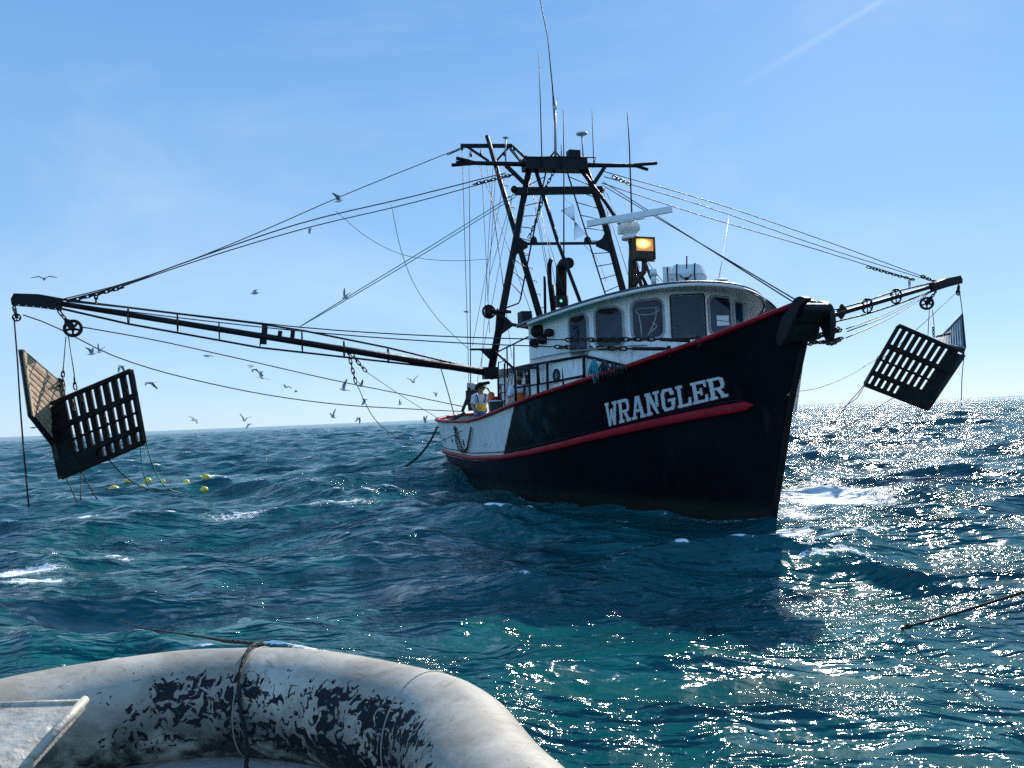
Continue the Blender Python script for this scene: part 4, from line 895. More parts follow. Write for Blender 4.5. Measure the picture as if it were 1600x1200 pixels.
# net heap and basket on the after deck
q = MB()
for i in range(26): q.ball(L(random.uniform(-6.3, -3.4), random.uniform(-1.6, .2), 1.35+random.uniform(0, .3)), random.uniform(.18, .36), 9, (1, 1, .6))
tag(q.build('fishing_net', 'net', origin=L(-5, -1, 1.2)), 'heap of green netting on the after deck inside the stern rail', 'net')
bk = thing('basket', L(.9, -2.2, 1.7), 'dark green basket of gear by the deckhouse ladder', 'basket'); c = pv(776, 636, -2.15)
q = MB(); q.tube([c-Z*.25, c+Z*.15], [.15, .19], 14); q.build('basket_body', 'glove', bk); q = MB(); q.disc_ring(c+Z*.16, Z, .19, .018); q.build('rim', 'plastic', bk)
q = MB(); [q.ball(c+Z*.2+UF*x_+VP*y_, .09, 8) for x_, y_ in ((0, 0), (.08, .05), (-.08, -.03))]; q.build('basket_contents', 'red', bk)
q = MB(); c = pv(768, 626, -2.2)
q.tube([c+Z*.24, c+Z*.2, c+Z*.0, c-Z*.3], [.03, .085, .1, .08], 12); q.tube([c+Z*.18-UF*.07, c-Z*.02-UF*.14, c-Z*.2-UF*.12], [.05, .045, .035], 8); q.tube([c+Z*.18+UF*.07, c-Z*.05+UF*.13, c-Z*.2+UF*.1], [.05, .045, .035], 8)
tag(q.build('oilskin_jacket', 'orange'), 'orange oilskin jacket hanging beside the deckhouse ladder', 'jacket')
# hose/tyre dark ring near the door
q = MB(); c = pv(833, 598, -2.1); q.tube([c+UF*.12*math.cos(t)*1.2+Z*.42*math.sin(t) for t in np.linspace(0, 2*math.pi, 20, endpoint=False)], .05, 7, closed=True); q.tube([c+UF*.06*math.cos(t)+Z*.35*math.sin(t)-VP*.06 for t in np.linspace(0, 2*math.pi, 20, endpoint=False)], .04, 7, closed=True)
tag(q.build('hose_coil', 'black'), 'black hose coil hung on the deckhouse side behind the rail', 'hose')
q = MB(); chain_mb(q, [pv(823, 577, -2.25), pv(823, 600, -2.25)], .12, .018, .045); tag(q.build('hook_chain', 'chain'), 'short chain hanging in the railing gate above the bearded man', 'chain')
# chain loops over the stern quarter
q = MB()
def onh(pix, off=.06):
    r = []
    for x, y in pix:
        s, t = on_hull(x, y); r.append(HL(s, t, -1, off))
    return r
chain_mb(q, onh([(713, 667), (716, 690), (721, 704), (727, 707), (733, 700), (737, 685), (739, 668)]), .09, .012, .03); chain_mb(q, onh([(714, 668), (719, 684), (727, 707)]), .09, .012, .03)
tag(q.build('chain_loop', 'chain'), 'rusty chain draped in a loop over the white stern quarter', 'chain')

# ------------------------------------------------------------------ people
def skin_obj(name, pts, edges, rad, mt, parent, sub=1):
    me = bpy.data.meshes.new(name); me.from_pydata([tuple(map(float, p)) for p in pts], edges, []); me.materials.append(M[mt])
    o = bpy.data.objects.new(name, me); scn.collection.objects.link(o); md = o.modifiers.new('skin', 'SKIN'); md.use_smooth_shade = True
    if not me.skin_vertices: bpy.context.view_layer.objects.active = o
    for i, r in enumerate(rad): me.skin_vertices[0].data[i].radius = (r, r) if not hasattr(r, '__len__') else r
    me.skin_vertices[0].data[0].use_root = True
    s_ = o.modifiers.new('sub', 'SUBSURF'); s_.levels = s_.render_levels = sub
    adopt(o, parent); return o
def person(base, face, lean, label, top, bib, legs, hatmt, arms, beard=False, hat='brim'):
    """base: ground point; face: heading vector; lean: forward lean (rad)"""
    fy = nrm([face[0], face[1], 0]); fx = A([fy[1], -fy[0], 0]); base = A(base)
    root = thing('person', base, label, 'person', 'crew on the trawler deck')
    ca, sa = math.cos(lean), math.sin(lean)
    def P(x, y, z):
        if z > .95: dz = z-.95; y, z = y*ca+dz*sa, .95+dz*ca-y*sa
        return base+fx*x+fy*y+Z*z
    pts, ed, rad = [], [], []
    def nd(p, r, par=None): pts.append(p); rad.append(r); (ed.append((par, len(pts)-1)) if par is not None else None); return len(pts)-1
    pel = nd(P(0, 0, .95), .14); wa = nd(P(0, 0, 1.12), .13, pel); chs = nd(P(0, 0, 1.33), (.16, .13), wa); nk = nd(P(0, .01, 1.47), .06, chs); hd0 = nd(P(0, .03, 1.56), .075, nk); hd1 = nd(P(0, .035, 1.66), .098, hd0); nd(P(0, .02, 1.75), .07, hd1)
    nd(P(0, .14, 1.615), .016, hd1)
    sl = []
    for sgn, (el, hnd) in zip((-1, 1), arms):
        sh = nd(P(.19*sgn, 0, 1.41), .06, chs); e_ = nd(P(*el), .042, sh); h_ = nd(P(*hnd), .028, e_); d = nrm(A(P(*hnd))-A(P(*el))); sd2 = nrm(np.cross(d, Z)+fx*.01)
        pm = nd(A(P(*hnd))+d*.05, .03, h_); sl.append((P(.19*sgn, 0, 1.41), P(*el), P(*hnd)))
        for k, ll in zip((-.03, -.01, .01, .03), (.07, .085, .08, .06)):
            f1 = nd(A(P(*hnd))+d*.085+sd2*k, .01, pm); nd(A(P(*hnd))+d*(.085+ll*.6)+sd2*k*1.2-Z*.025, .008, f1)
        nd(A(P(*hnd))+d*.06+sd2*.05*sgn-Z*.01, .01, h_)
    for sgn in (-1, 1):
        hp = nd(P(.09*sgn, 0, .86), .09, pel); kn = nd(P(.11*sgn, .03, .48), .06, hp); an = nd(P(.11*sgn, 0, .09), .042, kn); nd(P(.12*sgn, .13, .04), .035, an)
    skin_obj('body', pts, ed, rad, 'skin', root, 2)
    # shirt
    q = MB(); ax2 = A([fx, fy*ca-Z*sa, Z*ca+fy*sa])
    def ring(z_, a, b): return [P(a*math.cos(t), b*math.sin(t), z_) for t in np.linspace(0, 2*math.pi, 20, endpoint=False)]
    q.grid([ring(.97, .17, .13), ring(1.1, .165, .125), ring(1.25, .19, .14), ring(1.36, .215, .14), ring(1.43, .18, .11), ring(1.475, .085, .075)], wrap=True)
    for s0_, e_, h_ in sl: q.tube([A(s0_)+(A(s0_)-P(0, 0, 1.38))*(-.15), s0_, A(s0_)+(A(e_)-A(s0_))*.8], [.09, .085, .068], 12, cap=False)
    q.build('shirt', top, root)
    q = MB(); q.grid([ring(.80, .185, .15), ring(.92, .19, .155), ring(1.02, .185, .145)], wrap=True)
    for sgn in (-1, 1): q.tube([P(.09*sgn, 0, .88), P(.11*sgn, .03, .48), P(.11*sgn, 0, .12)], [.115, .09, .085], 12)
    q.build('oilskin_trousers', legs, root)
    q = MB(); q.grid([[P(x_, (.155 if z_ < 1.1 else .158)*(1-.6*(x_/.2)**2)+.005, z_) for x_ in np.linspace(-.13, .13, 7)] for z_ in ((.98, 1.04, 1.1, 1.16, 1.2) if legs == 'blue' else (.98, 1.06, 1.14, 1.22, 1.29))]); q.build('bib', bib, root)
    for sgn in (-1, 1): T('brace_strap', 'blue' if legs == 'blue' else 'black', root, [P(.09*sgn, .15, 1.24), P(.12*sgn, .135, 1.36), P(.12*sgn, .06, 1.455), P(.11*sgn, -.05, 1.46)], .02, 5)
    # head details
    q = MB(); q.ball(P(0, -.005, 1.70), .118, 12, (1, 1.05, .85), ax2)
    if hat == 'brim': q.ball(P(0, -.03, 1.63), .12, 12, (1.05, .9, .9), ax2)
    q.build('hair', 'hair', root)
    q = MB()
    if hat == 'brim': q.ball(P(0, 0, 1.76), .115, 14, (1, 1.05, .55), ax2); q.ball(P(0, .02, 1.735), .2, 16, (.85, .95, .09), ax2)
    else: q.ball(P(0, 0, 1.745), .118, 14, (1, 1.08, .6), ax2); q.ball(P(0, .13, 1.73), .1, 12, (.9, .9, .1), ax2)
    q.build('hat', hatmt, root)
    if beard: q = MB(); q.ball(P(0, .075, 1.555), .07, 10, (1, .8, 1), ax2); q.build('beard', 'hair', root)
    for sgn in (-1, 1): q = MB(); q.ball(P(.035*sgn, .125, 1.665), .013, 6); q.build('eye', 'black', root)
    q = MB(); q.box(P(0, .12, 1.575), fx*.025, fy*.006, Z*.005); q.build('mouth', 'red', root)
    for sgn in (-1, 1): q = MB(); q.ball(P(.1*sgn, .02, 1.645), .025, 8, (.4, .7, 1), ax2); q.build('ear', 'skin', root)
    return root
g = pd(757, 640, 23.2); base1 = A([pd(757, 640, 23.2)[0]-.12, 23.5, 1.02])
f1 = A([.0, -1, 0])
person(base1+Z*.24, A([.15, -1, 0]), .38, 'man in white T-shirt and blue bib overalls leaning over the stern rail', 'shirt', 'yellow', 'blue', 'hair', [((-.27, .12, 1.15), (-.25, .34, 1.08)), ((.27, .14, 1.16), (.22, .36, 1.08))])
g2 = pv(811, 612, -2.05); person(A([g2[0], g2[1]+.02, 1.31]), A([.1, -1, 0]), .1, 'bearded man in white shirt and orange oilskins standing behind the side rail', 'shirt', 'orange', 'orange', 'hair', [((-.27, .08, 1.14), (-.18, .24, 1.06)), ((.27, .10, 1.14), (.22, .3, 1.1))], True, 'cap')

# ------------------------------------------------------------------ trawl doors
def trawl_door(C4, label, near, mt, rows, cols, solid=.2, thick=.045, extra=True, hang=None):
    """C4: TL,TR,BR,BL corners in space; slots run TL->BL"""
    c = [A(p, float) for p in C4]; nv = nrm(np.cross(c[1]-c[0], c[3]-c[0])); nv = nv if nv@(CAM-c[0]) > 0 else -nv
    root = thing('trawl_door', sum(c)/4, label, 'trawl door', 'slatted trawl doors hanging from the outriggers')
    def P(a, b, k=0.): return (c[0]*(1-a)+c[1]*a)*(1-b)+(c[3]*(1-a)+c[2]*a)*b+nv*k
    def slab(q, a0, a1, b0, b1, k0, k1): q.add([P(a, b, k) for k in (k0, k1) for a, b in ((a0, b0), (a1, b0), (a1, b1), (a0, b1))], [(0, 1, 2, 3), (7, 6, 5, 4), (0, 4, 5, 1), (1, 5, 6, 2), (2, 6, 7, 3), (3, 7, 4, 0)])
    # planks between slot columns
    a_prev = 0.; q = MB(); ch = .055
    for a0, a1 in cols+[(1., 1.)]:
        lo_ = 0 if a_prev > 0 else 0; slab(q, a_prev, a0, .0 if a_prev > 0 else .045, 1, 0, thick); a_prev = a1
    q.build('planking', mt, root)
    q = MB()
    for b0, b1, a0, a1 in rows: slab(q, a0, a1, b0, b1, -.03, thick+.035)
    q.build('cross_beam', mt, root)
    # steel edging
    q = MB(); O_ = [P(a, b, thick/2) for a, b in ((.035, 0), (.98, 0), (1, .03), (1, .97), (.98, 1), (.02, 1), (0, .97), (0, .06))]
    q.tube(O_, .038, 6, closed=True); q.build('steel_edging', 'steel', root)
    q = MB(); slab(q, -.01, .05, .03, 1.0, -.02, thick+.025); q.build('steel_shoe', 'steel', root)
    if extra:
        q = MB(); 
        for a, b in ((.12, .15), (.12, .3), (.3, .35), (.5, .35), (.7, .35), (.9, .35), (.3, .76), (.5, .76), (.7, .76), (.9, .76), (.45, .56), (.66, .56), (.86, .56)): q.ball(P(a, b, thick+.04), .026, 6)
        q.build('bolt_heads', 'steel', root)
    return P, root
colsL = [(.238+.098*k, .273+.098*k) for k in range(8)]
rowsL = [(0, .04, .1, 1), (.315, .385, 0, 1), (.562, .582, .2, 1), (.755, .82, 0, 1), (.955, 1, .05, 1), (.82, .955, .0, .47)]
PA, _ = trawl_door([pd(71, 634, 18.2), pd(207, 577, 17.6), pd(228, 692, 17.6), pd(96, 748, 18.2)], 'dark slatted trawl door facing us, hanging under the left outrigger', 1, 'doorblack', rowsL, colsL)
colsB = [(.14+.1*k, .162+.1*k) for k in range(8)]
trawl_door([pd(97, 716, 18.6), pd(96, 602, 18.6), pd(30, 546, 17.3), pd(45, 650, 17.3)], 'sunlit tan inner face of the trawl door behind, at far left', 1, 'wood', [(.0, .05, 0, 1), (.95, 1, 0, 1)], colsB, extra=False, thick=.06)
colsR = [(.24+.098*k, .270+.098*k) for k in range(8)]
rowsR = rowsL
PR, _ = trawl_door([pd(1509, 553, 24.6), pd(1404, 507, 25.3), pd(1349, 602, 25.3), pd(1450, 641, 24.6)], 'dark slatted trawl door hanging tilted under the right outrigger', 1, 'doorblack', rowsR, colsR)
trawl_door([pd(1508, 548, 25.0), pd(1466, 540, 25.4), pd(1470, 528, 26.4), pd(1503, 492, 26.4)], 'weathered dark slatted trawl door seen edge-on behind, at far right', 1, 'visor', [(.0, .05, 0, 1), (.95, 1, 0, 1)], colsB, extra=False, thick=.05)
def rope_thing(pix, ya, yb, r, mt, name, label, cat, group=None, n=14, k=6):
    return tag(MB().tube(path(pix, ya, yb, n), r, k).build(name, mt), label, cat, group)
def chain_thing(paths, label, link=.11, r=.015, wd=.033):
    q = MB(); [chain_mb(q, p, link, r, wd) for p in paths]; return tag(q.build('chain', 'chain'), label, 'chain')
q = MB(); q.tube(path([(103, 526), (99, 574)], 18.5, 18.4), .012, 6); q.tube(path([(107, 526), (117, 592)], 18.5, 18.0), .012, 6); tag(q.build('hoist_wire', 'wire'), 'twin hoist wires from the large block to the left trawl doors', 'wire')
chain_thing([path([(99, 574), (98, 590), (99, 617)], 18.4, 18.1), path([(116, 590), (118, 608)], 18, 17.9), path([(98, 594), (78, 590), (57, 584)], 18.4, 19.4), path([(97, 596), (90, 610), (80, 622)], 18.4, 18.5), path([(124, 612), (129, 622), (128, 636)], 17.9, 17.9), path([(111, 625), (116, 640)], 17.9, 17.9)], 'chain bridle gathering the left trawl doors under their hoist wires')
rope_thing([(22, 497), (27, 560), (32, 640), (38, 715), (45, 792)], 18.3, 16.5, .018, 'rope', 'rope', 'dark dangling rope at far left from outrigger tip into the water', 'rope', n=16)
q = MB(); [q.tube(path(p, a, b, 10), .012, 5) for p, a, b in (([(217, 640), (219, 690), (224, 740), (232, 762)], 17.6, 19.5), ([(219, 640), (229, 690), (243, 740), (265, 765), (285, 770)], 17.6, 19.5), ([(226, 680), (236, 720), (250, 750), (258, 762)], 17.6, 19.5))]
tag(q.build('bridle_rope', 'green_wire'), 'thin green bridle ropes trailing from the left door edge to the floats', 'rope')
q = MB(); [q.tube(path(p, a, b, 10), .014, 5) for p, a, b in (([(169, 716), (185, 735), (215, 758), (245, 768), (268, 771)], 17.8, 19.2), ([(103, 746), (112, 765), (120, 785)], 18.2, 17.0), ([(126, 736), (127, 760), (126, 780)], 18, 17.0), ([(128, 736), (137, 755), (152, 780)], 18, 17.2))]
tag(q.build('ground_rope', 'rope'), 'dark ropes from the bottom edge of the left door into the sea', 'rope')
q = MB(); q.tube(path([(1452, 484), (1450, 524)], 26.3, 25.4), .012, 5); q.tube(path([(1457, 484), (1460, 515)], 26.3, 25.4), .012, 5); tag(q.build('hoist_wire', 'wire'), 'twin hoist wires from the big block to the right trawl doors', 'wire')
chain_thing([path([(1458, 512), (1459, 526)], 25.5, 25.3), path([(1463, 526), (1487, 521)], 25.3, 25.9)], 'short chain bridle over the right trawl doors')
rope_thing([(1500, 460), (1505, 500), (1507, 545), (1503, 590), (1502, 630), (1499, 676)], 26.9, 24.6, .014, 'rope', 'rope', 'dark dangling rope at far right from outrigger tip into the water', 'rope', n=14)
rope_thing([(1492, 459), (1440, 508), (1400, 543), (1371, 567)], 26.9, 25.2, .011, 'wire', 'tag_line', 'thin line slanting across the right trawl door from the tip block', 'rope', n=6)
q = MB(); [q.tube(path(p, a, b, 10), .013, 5) for p, a, b in (([(1372, 556), (1350, 602), (1322, 634), (1300, 664), (1262, 690), (1245, 694)], 25.2, 22), ([(1350, 604), (1336, 625), (1323, 632), (1327, 690)], 25.2, 22), ([(1395, 622), (1350, 650), (1300, 678), (1255, 694)], 25, 21.5), ([(1438, 640), (1430, 665), (1405, 685)], 24.8, 22.5), ([(1425, 634), (1380, 665), (1340, 684)], 24.8, 22.5))]
tag(q.build('bridle_rope', 'rope'), 'loose dark ropes from the right trawl door down to the sea', 'rope')
q = MB(); q.tube([L(*hull(.02, 3))+Z*.08]+path([(683, 668), (672, 690), (655, 712), (635, 728), (612, 738)], 27.5, 24.5, 12), [.035]*13, 7); tag(q.build('stern_rope', 'rope'), 'thick dark rope from the stern rail down into the water', 'rope')
# floats
fl_ = [(178, 772, .165, 'largest yellow float, leftmost in the row of net floats'), (199, 760, .10, 'yellow float half sunk just right of the largest float'), (222, 761, .13, 'yellow float under the trailing bridle ropes'), (231, 750, .12, 'yellow float farthest back in the left cluster'),
       (255, 751, .08, 'tiny yellow float awash in foam amid the row'), (291, 753, .115, 'yellow float right of the foam patch'), (322, 755, .14, 'big yellow float at the right end of the row'), (319, 764, .11, 'yellow float just below the right end float')]
for x_, y_, r_, lb in fl_:
    p = pw(x_, y_, .1); z_ = sea_z(p[0], p[1]); p = pw(x_, y_, z_+.02)
    z_ = max(sea_z(p[0], p[1]), p[2]-.05)
    o = MB(); o.ball((p[0], p[1], z_+r_*.3), r_*.92, 16, (1.15, 1, .95)); q = tag(o.build('net_float', 'float', origin=p), lb, 'float', 'yellow net floats')
# ------------------------------------------------------------------ gulls
def gull_mesh(up, flex, bank):
    """wing pose: up = shoulder angle, flex = outer wing angle"""
    mb = MB(); mb.m = 0
    mb.tube([(0, -.2, 0), (0, -.12, 0), (0, 0, -.01), (0, .12, 0), (0, .18, .015), (0, .23, .02)], [.012, .045, .065, .05, .035, .02], 8)
    mb.add([(-.02, -.16, .005), (.02, -.16, .005), (.07, -.32, .0), (-.07, -.32, .0)], [(0, 1, 2, 3)])
    mb.m = 3; mb.tube([(0, .23, .02), (0, .28, .01)], [.012, .003], 5)
    for s in (-1, 1):
        a1, a2 = up*(1+.15*s*bank), flex*(1+.15*s*bank)
        e = A([s*.26*math.cos(a1), .05, .26*math.sin(a1)]); t = e+A([s*.38*math.cos(a2), -.1, .38*math.sin(a2)])
        sh = A([s*.03, .04, .02]); me_ = (e+t)/2+A([0, .03, .0])
        rows = [(sh+A([0, .05, 0]), sh-A([0, .11, 0])), (e+A([0, .06, 0]), e-A([0, .11, 0])), (me_+A([0, .02, 0]), me_-A([0, .12, 0])), (t*.85+e*.15, t*.85+e*.15-A([0, .08, 0])), (t, t-A([0, .02, 0]))]
        for i in range(4):
            mb.m = (1 if i < 3 else 2); (a, b), (c, d) = rows[i], rows[i+1]; th = A([0, 0, .012])
            mb.add([a, b, d, c, a-th, b-th*.3, d-th*.3, c-th], [(0, 1, 2, 3), (7, 6, 5, 4), (0, 4, 5, 1), (1, 5, 6, 2), (2, 6, 7, 3), (3, 7, 4, 0)])
    me = bpy.data.meshes.new('gull'); me.from_pydata(mb.v, [], mb.f)
    for k in ('gullw', 'gullg', 'gullk', 'beak'): me.materials.append(M[k])
    me.polygons.foreach_set('material_index', mb.mi); me.polygons.foreach_set('use_smooth', [m_ == 0 for m_ in mb.mi]); return me
GM = [gull_mesh(.6, -.25, 0), gull_mesh(.9, .5, 0), gull_mesh(-.1, -.6, .5), gull_mesh(.15, -.1, 1), gull_mesh(1.15, .9, 0), gull_mesh(-.5, -.9, 0)]
gl = [(69, 436, 20, 0, 'gliding left above the left outrigger tip'), (529, 314, 21, 1, 'highest of all, beside the topping lift wires'), (399, 458, 22, 0, 'alone in the sky above the middle of the left outrigger'), (539, 466, 23, 4, 'wings raised, at the twin green lines'),
      (143, 553, 22, 1, 'left one of two between pulley block and left door'), (155, 550, 26, 4, 'right one of two between pulley block and left door'), (190, 572, 26, 5, 'small, just above the top edge of the left door'), (235, 598, 19, 2, 'large, beside the upper right corner of the left door'),
      (324, 556, 24, 3, 'wings level, under the left outrigger by the upper warp'), (392, 572, 24, 3, 'topmost of four flying together under the left outrigger'), (398, 577, 27, 2, 'second of four flying together under the left outrigger'), (407, 581, 25, 5, 'third of four flying together under the left outrigger'), (410, 591, 27, 3, 'lowest of four flying together under the left outrigger'),
      (447, 605, 30, 0, 'just above the lower warp, wings bent'), (537, 609, 24, 4, 'banking by the chain line, wings high'), (564, 603, 28, 1, 'crossing the upper warp right of the chain'), (569, 624, 27, 5, 'drooping wings, below the crossing warps'), (646, 597, 29, 1, 'wings in a V, left of the stern'), (625, 632, 38, 4, 'tiny, near the horizon left of the stern'),
      (681, 614, 34, 2, 'tiny, left of the man in blue overalls'), (303, 656, 28, 3, 'low over the horizon right of the left door'), (382, 657, 28, 1, 'low over the horizon, upper of a pair'), (389, 663, 36, 2, 'low over the horizon, lower of a pair'), (521, 652, 30, 4, 'upright wings just above the horizon'), (560, 653, 30, 5, 'arched wings just above the horizon'),
      (53, 668, 30, 3, 'low beside the left door, left of its shoe'), (69, 682, 34, 1, 'over the water at the left edge of the dark door'), (665, 660, 32, 4, 'over the water touching the horizon by the stern rail'), (509, 672, 40, 2, 'low over the water, mid distance'), (577, 678, 48, 3, 'low over the water, right of mid distance'), (728, 487, 30, 3, 'small, left of the vertical falls'), (484, 364, 40, 4, 'tiny speck under the topping lifts'),
      (608, 682, 50, 1, 'low over the water near the stern rope'), (493, 682, 52, 5, 'low over the water, nearer left'), (462, 612, 44, 0, 'tiny, between the two sagging warps')]
WD = ['grey and white gull ', 'white gull ', 'pale gull ']
for i, (x_, y_, d_, k, lb) in enumerate(gl):
    o = bpy.data.objects.new('gull', GM[k]); scn.collection.objects.link(o); o.location = tuple(pd(x_, y_, d_))
    if lb.startswith(('low over the water',)) or y_ > 664: o.location.z = max(o.location.z, .9)
    o.rotation_euler = (random.uniform(-.15, .2), random.uniform(-.5, .5), random.choice((1, -1))*random.uniform(.5, 1.9)+(0 if k != 4 else .4)); o.scale = (random.uniform(.42, .54),)*3
    tag(o, (WD[i % 3]+lb), 'gull', 'gulls following the trawler')

# ------------------------------------------------------------------ our own boat's rail in the foreground
def grime_mat():
    m, ns, ln = mat('scuffed_white_pipe'); b = ns['Principled BSDF']; uv = N(ns, 'ShaderNodeUVMap'); tc = N(ns, 'ShaderNodeTexCoord')
    def nz(sc, det, ro=.6, dist=0., st=(1, 1, 1), src=None):
        q = N(ns, 'ShaderNodeMapping'); q.inputs['Scale'].default_value = st; ln.new(src or tc.outputs['Object'], q.inputs[0])
        n = N(ns, 'ShaderNodeTexNoise', i_Scale=sc, i_Detail=det, i_Roughness=ro, i_Distortion=dist); ln.new(q.outputs[0], n.inputs['Vector']); return n.outputs[0]
    sx = N(ns, 'ShaderNodeSeparateXYZ'); ln.new(uv.outputs[0], sx.inputs[0]); U_, V_ = sx.outputs[0], sx.outputs[1]
    base = mix(ns, ln, ramp(ns, ln, nz(3, 8, .65, .8), .38, .62), (.32, .275, .21), (.56, .495, .40))
    base = mix(ns, ln, ramp(ns, ln, nz(9, 6, .7, 2, (1, 1, 2.5)), .56, .72, 0, .75), base, (.20, .14, .08))
    base = mix(ns, ln, ramp(ns, ln, nz(2, 5), .55, .7, 0, .6), base, (.22, .21, .19))
    # peeled paint: black worm-shaped patches on the inner face, in a band of the pipe's own surface
    worm = nz(30, 5, .55, 1.3)
    band = math_(ns, ln, 'MULTIPLY', ramp(ns, ln, V_, .575, .64), ramp(ns, ln, V_, .9, .80)); along = math_(ns, ln, 'MULTIPLY', ramp(ns, ln, U_, .28, .36), ramp(ns, ln, U_, .82, .70))
    big = ramp(ns, ln, nz(4, 3, .5), .35, .55)
    msk = math_(ns, ln, 'MULTIPLY', math_(ns, ln, 'MULTIPLY', band, along), math_(ns, ln, 'ADD', math_(ns, ln, 'MULTIPLY', big, .45), .55))
    fz = math_(ns, ln, 'ADD', worm, math_(ns, ln, 'MULTIPLY', msk, .315)); fz = math_(ns, ln, 'SUBTRACT', fz, .07)
    f = ramp(ns, ln, fz, .66, .68)
    low = math_(ns, ln, 'MULTIPLY', ramp(ns, ln, V_, .66, .82), ramp(ns, ln, nz(8, 5, .6, .5), .38, .52))
    f = math_(ns, ln, 'MAXIMUM', f, math_(ns, ln, 'MULTIPLY', low, .92))
    base = mix(ns, ln, math_(ns, ln, 'MULTIPLY', ramp(ns, ln, nz(1.6, 7, .7, 1.), .4, .6), .5), base, (.19, .165, .13))
    ln.new(mix(ns, ln, f, base, (.008, .009, .011)), b.inputs['Base Color'])
    ln.new(ramp(ns, ln, f, 0, 1, .5, .7), b.inputs['Roughness']); b.inputs['Specular IOR Level'].default_value = .25
    hh = math_(ns, ln, 'SUBTRACT', math_(ns, ln, 'MULTIPLY', nz(14, 6, .65), .5), math_(ns, ln, 'MULTIPLY', f, .25))
    bp = N(ns, 'ShaderNodeBump', i_Strength=.5, i_Distance=.012); ln.new(hh, bp.inputs['Height']); ln.new(bp.outputs[0], b.inputs['Normal'])
    return m
M['grime'] = grime_mat()
near = thing('near_boat', (0, 1.2, 0), 'stern of the boat we stand on, scuffed white pipe rail with peeling black patches', 'boat')
PR_ = .16; zc = 1.15
top_pix = [(-620, 1240), (-300, 1130), (0, 1061), (120, 1038), (250, 1020), (395, 1012), (520, 1020), (620, 1040), (685, 1055), (712, 1072), (730, 1096), (764, 1134), (828, 1200), (905, 1310), (980, 1480)]
def pipe_center(px, py, near_off):
    p = pw(px, py, zc); d = nrm([p[0], p[1], 0]); el = math.atan2(HC-zc, math.hypot(p[0], p[1])); r_ = (HC-zc-PR_/math.cos(el))/math.tan(el); return A([d[0]*r_, d[1]*r_, zc])
cp = A([pipe_center(x_, y_, 0) for x_, y_ in top_pix]); d_ = np.r_[0, np.cumsum(np.linalg.norm(np.diff(cp, axis=0), axis=1))]; cp2 = catm(d_/d_[-1], cp, np.linspace(0, 1, 180))
NV = 48; G = []; rgs = []
for i, p in enumerate(cp2):
    t = nrm(cp2[min(i+1, 179)]-cp2[max(i-1, 0)]); outv = nrm(np.cross(Z, t)); outv = outv if outv@(p-A([0, 0, p[2]])) > 0 else -outv
    G.append([p+PR_*(math.cos(a)*outv+math.sin(a)*Z)*(1+.012*math.sin(i*.31)*math.sin(a*2)) for a in np.linspace(-math.pi/2, 1.5*math.pi, NV+1)])
mb = MB(); mb.grid(G, flip=True); pipe = mb.build('pipe_rail', 'grime', near)
uvl = pipe.data.uv_layers.new(name='UVMap'); W_ = NV+1
idx = np.zeros(len(pipe.data.loops), 'i4'); pipe.data.loops.foreach_get('vertex_index', idx)
pix_u = np.linspace(0, 1, 180); UVc = np.stack([pix_u[idx//W_], (idx % W_)/NV], -1).astype('f4'); uvl.data.foreach_set('uv', UVc.ravel())
# weld seams
for k in (0.0, ):
    pass
def seam(px_idx):
    i = px_idx; t = nrm(cp2[i+1]-cp2[i-1]); outv = nrm(np.cross(Z, t)); q = MB(); q.tube([cp2[i]+(PR_+.001)*(math.cos(a)*outv+math.sin(a)*Z) for a in np.linspace(0, 2*math.pi, 40, endpoint=False)], .0025, 5, closed=True); q.build('weld_seam', 'grime', near)
def idx_at(px):
    best = min(range(2, 178), key=lambda i: abs(800+F*((cp2[i]-CAM)@CR)/((cp2[i]-CAM)@cf)-px) if (cp2[i]-CAM)@cf > .3 else 1e9); return best
seam(idx_at(402)); seam(idx_at(660))
# bulwark below the pipe, hull outside, deck inside
q = MB(); q.grid([[p-A([0, 0, PR_*.9])-nrm([p[0], p[1], 0])*k*.02-Z*k*1. for p in cp2[::2]] for k in (0, .25, .5, 1.1)]); q.build('bulwark', 'grime', near)
q = MB(); inn = [A([p[0], p[1], 0])-nrm([p[0], p[1], 0])*PR_*.55 for p in cp2[::2]]
q.grid([[p+Z*(zc-.13)-nrm(p)*k for p in inn] for k in (0, .02, .12)]); q.grid([[p+Z*(zc-.13-h)-nrm(p)*.12 for p in inn] for h in (0, .2, .9)]); M['ledge'] = paint('ledge_paint', (.42, .40, .36), .5, .15, (.2, .08, .03), .7, 5, bump=.4); q.build('inner_ledge', 'ledge', near)
q = MB(); dkp = [A([p[0], p[1], .15]) for p in cp2[::4]]; q.grid([dkp, [A([p[0]*.3, -1.5, .15]) for p in dkp]]); q.build('deck', 'deck', near)
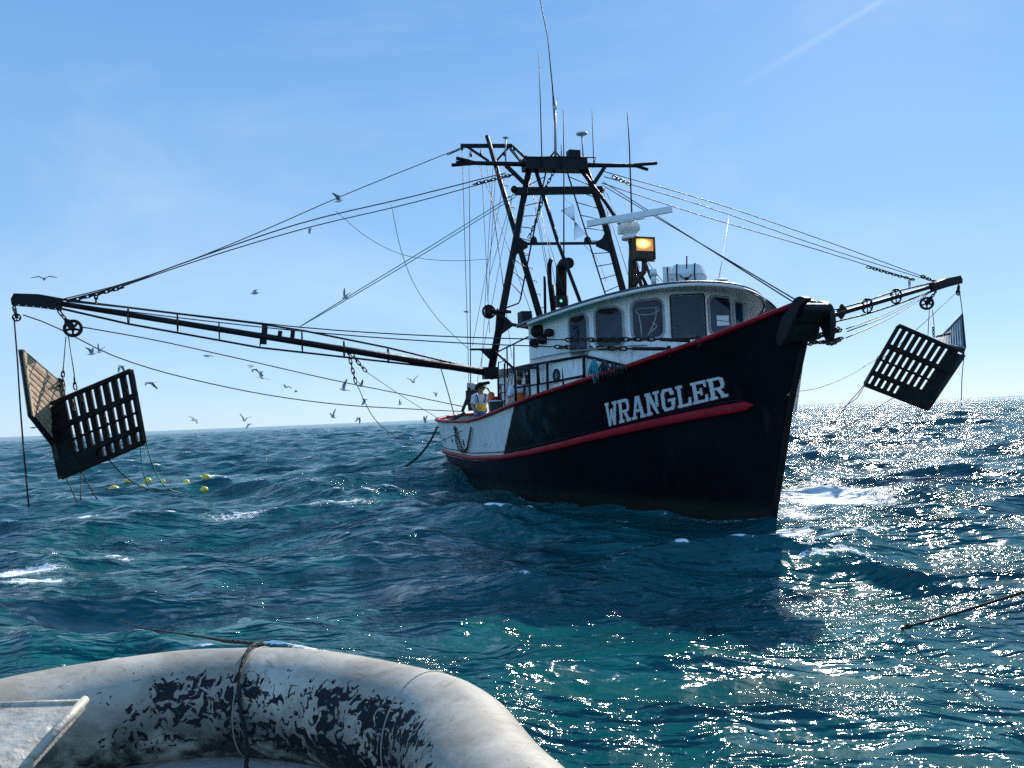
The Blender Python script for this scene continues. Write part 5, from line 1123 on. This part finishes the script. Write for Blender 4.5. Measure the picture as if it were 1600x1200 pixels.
# gusset plate at the left
gz = zc+.07; gp = [pw(x_, y_, gz+h) for x_, y_, h in ((-160, 1106, .06), (134, 1097, .06), (52, 1188, -.01), (-160, 1290, -.03))]
M['cream'] = paint('worn_cream_paint', (.46, .41, .33), .55, .2, (.15, .10, .06), .7, 7, bump=.5)
q = MB(); q.prism(gp, -Z*.018); q.build('gusset_plate', 'cream', near)
q = MB(); q.tube([gp[1]+Z*.008, (gp[1]+gp[2])/2+Z*.012, gp[2]+Z*.008], .011, 8); q.tube([gp[0], gp[1]], .008, 6); q.build('weld_bead', 'cream', near)
q = MB(); 
q.ball(pw(22, 1063, zc+.13), .012, 8, (1, 1, 1)); q.build('weld_splatter', 'plastic', near)
# black rope over the rail
ii = idx_at(398); t = nrm(cp2[ii+1]-cp2[ii-1]); outv = nrm(np.cross(Z, t)); outv = outv if outv[1] > 0 else -outv; c = cp2[ii]
dirx = 1 if cp2[ii+1][0] > cp2[ii][0] else -1
def cen(f): f = min(max(ii+dirx*f, 0), 178); i = int(f); return cp2[i]*(1-f+i)+cp2[i+1]*(f-i)
arc_ = [cen(.9*k*k)+(PR_+.011)*(math.cos(a)*outv+math.sin(a)*Z) for k, a in zip(np.linspace(0, 1.6, 12), np.linspace(1.15, 2.9, 12))]
ropep = path([(188, 968), (212, 978), (255, 986), (310, 994), (360, 1002)], 8.5, 2.75, 14)
inner_ = [arc_[-1]+A([.02, -.02, -.07]), arc_[-1]+A([.03, -.06, -.2]), arc_[-1]+A([.05, -.1, -.6])]
def twisted(pts, r, mt):
    P_ = A(pts); d = np.r_[0, np.cumsum(np.linalg.norm(np.diff(P_, axis=0), axis=1))]; n = int(d[-1]/.012); tt = np.linspace(0, d[-1], n); C_ = catm(d, P_, tt); mb = MB()
    for ph in (0, 2.094, 4.189):
        S = []
        for i in range(n):
            tg = nrm(C_[min(i+1, n-1)]-C_[max(i-1, 0)]); a = nrm(np.cross(tg, [.3, .1, .9])); b = np.cross(tg, a); w_ = tt[i]/.05*2*math.pi*.5+ph; S.append(C_[i]+r*.5*(a*math.cos(w_)+b*math.sin(w_)))
        mb.tube(S, r*.62, 5)
    return mb.build('rope', mt)
tag(twisted(ropep+arc_+inner_, .0062, 'rope'), 'black rope over the white pipe rail, its far end in the sea', 'rope')
q = MB(); a = pw(1415, 980, -.05); b = pd(1600, 925, 5.6); q.tube([a-nrm(b-a)*.6, a, a+(b-a)*.5-Z*.01, b, a+(b-a)*1.9+Z*.02, a+(b-a)*3.2+Z*.06], .011, 6); q.tube([a+nrm(b-a)*.02, a+nrm(b-a)*.07], .025, 7)
tag(q.build('mooring_line', 'rope'), 'taut dark line entering the glittering water at lower right', 'rope')
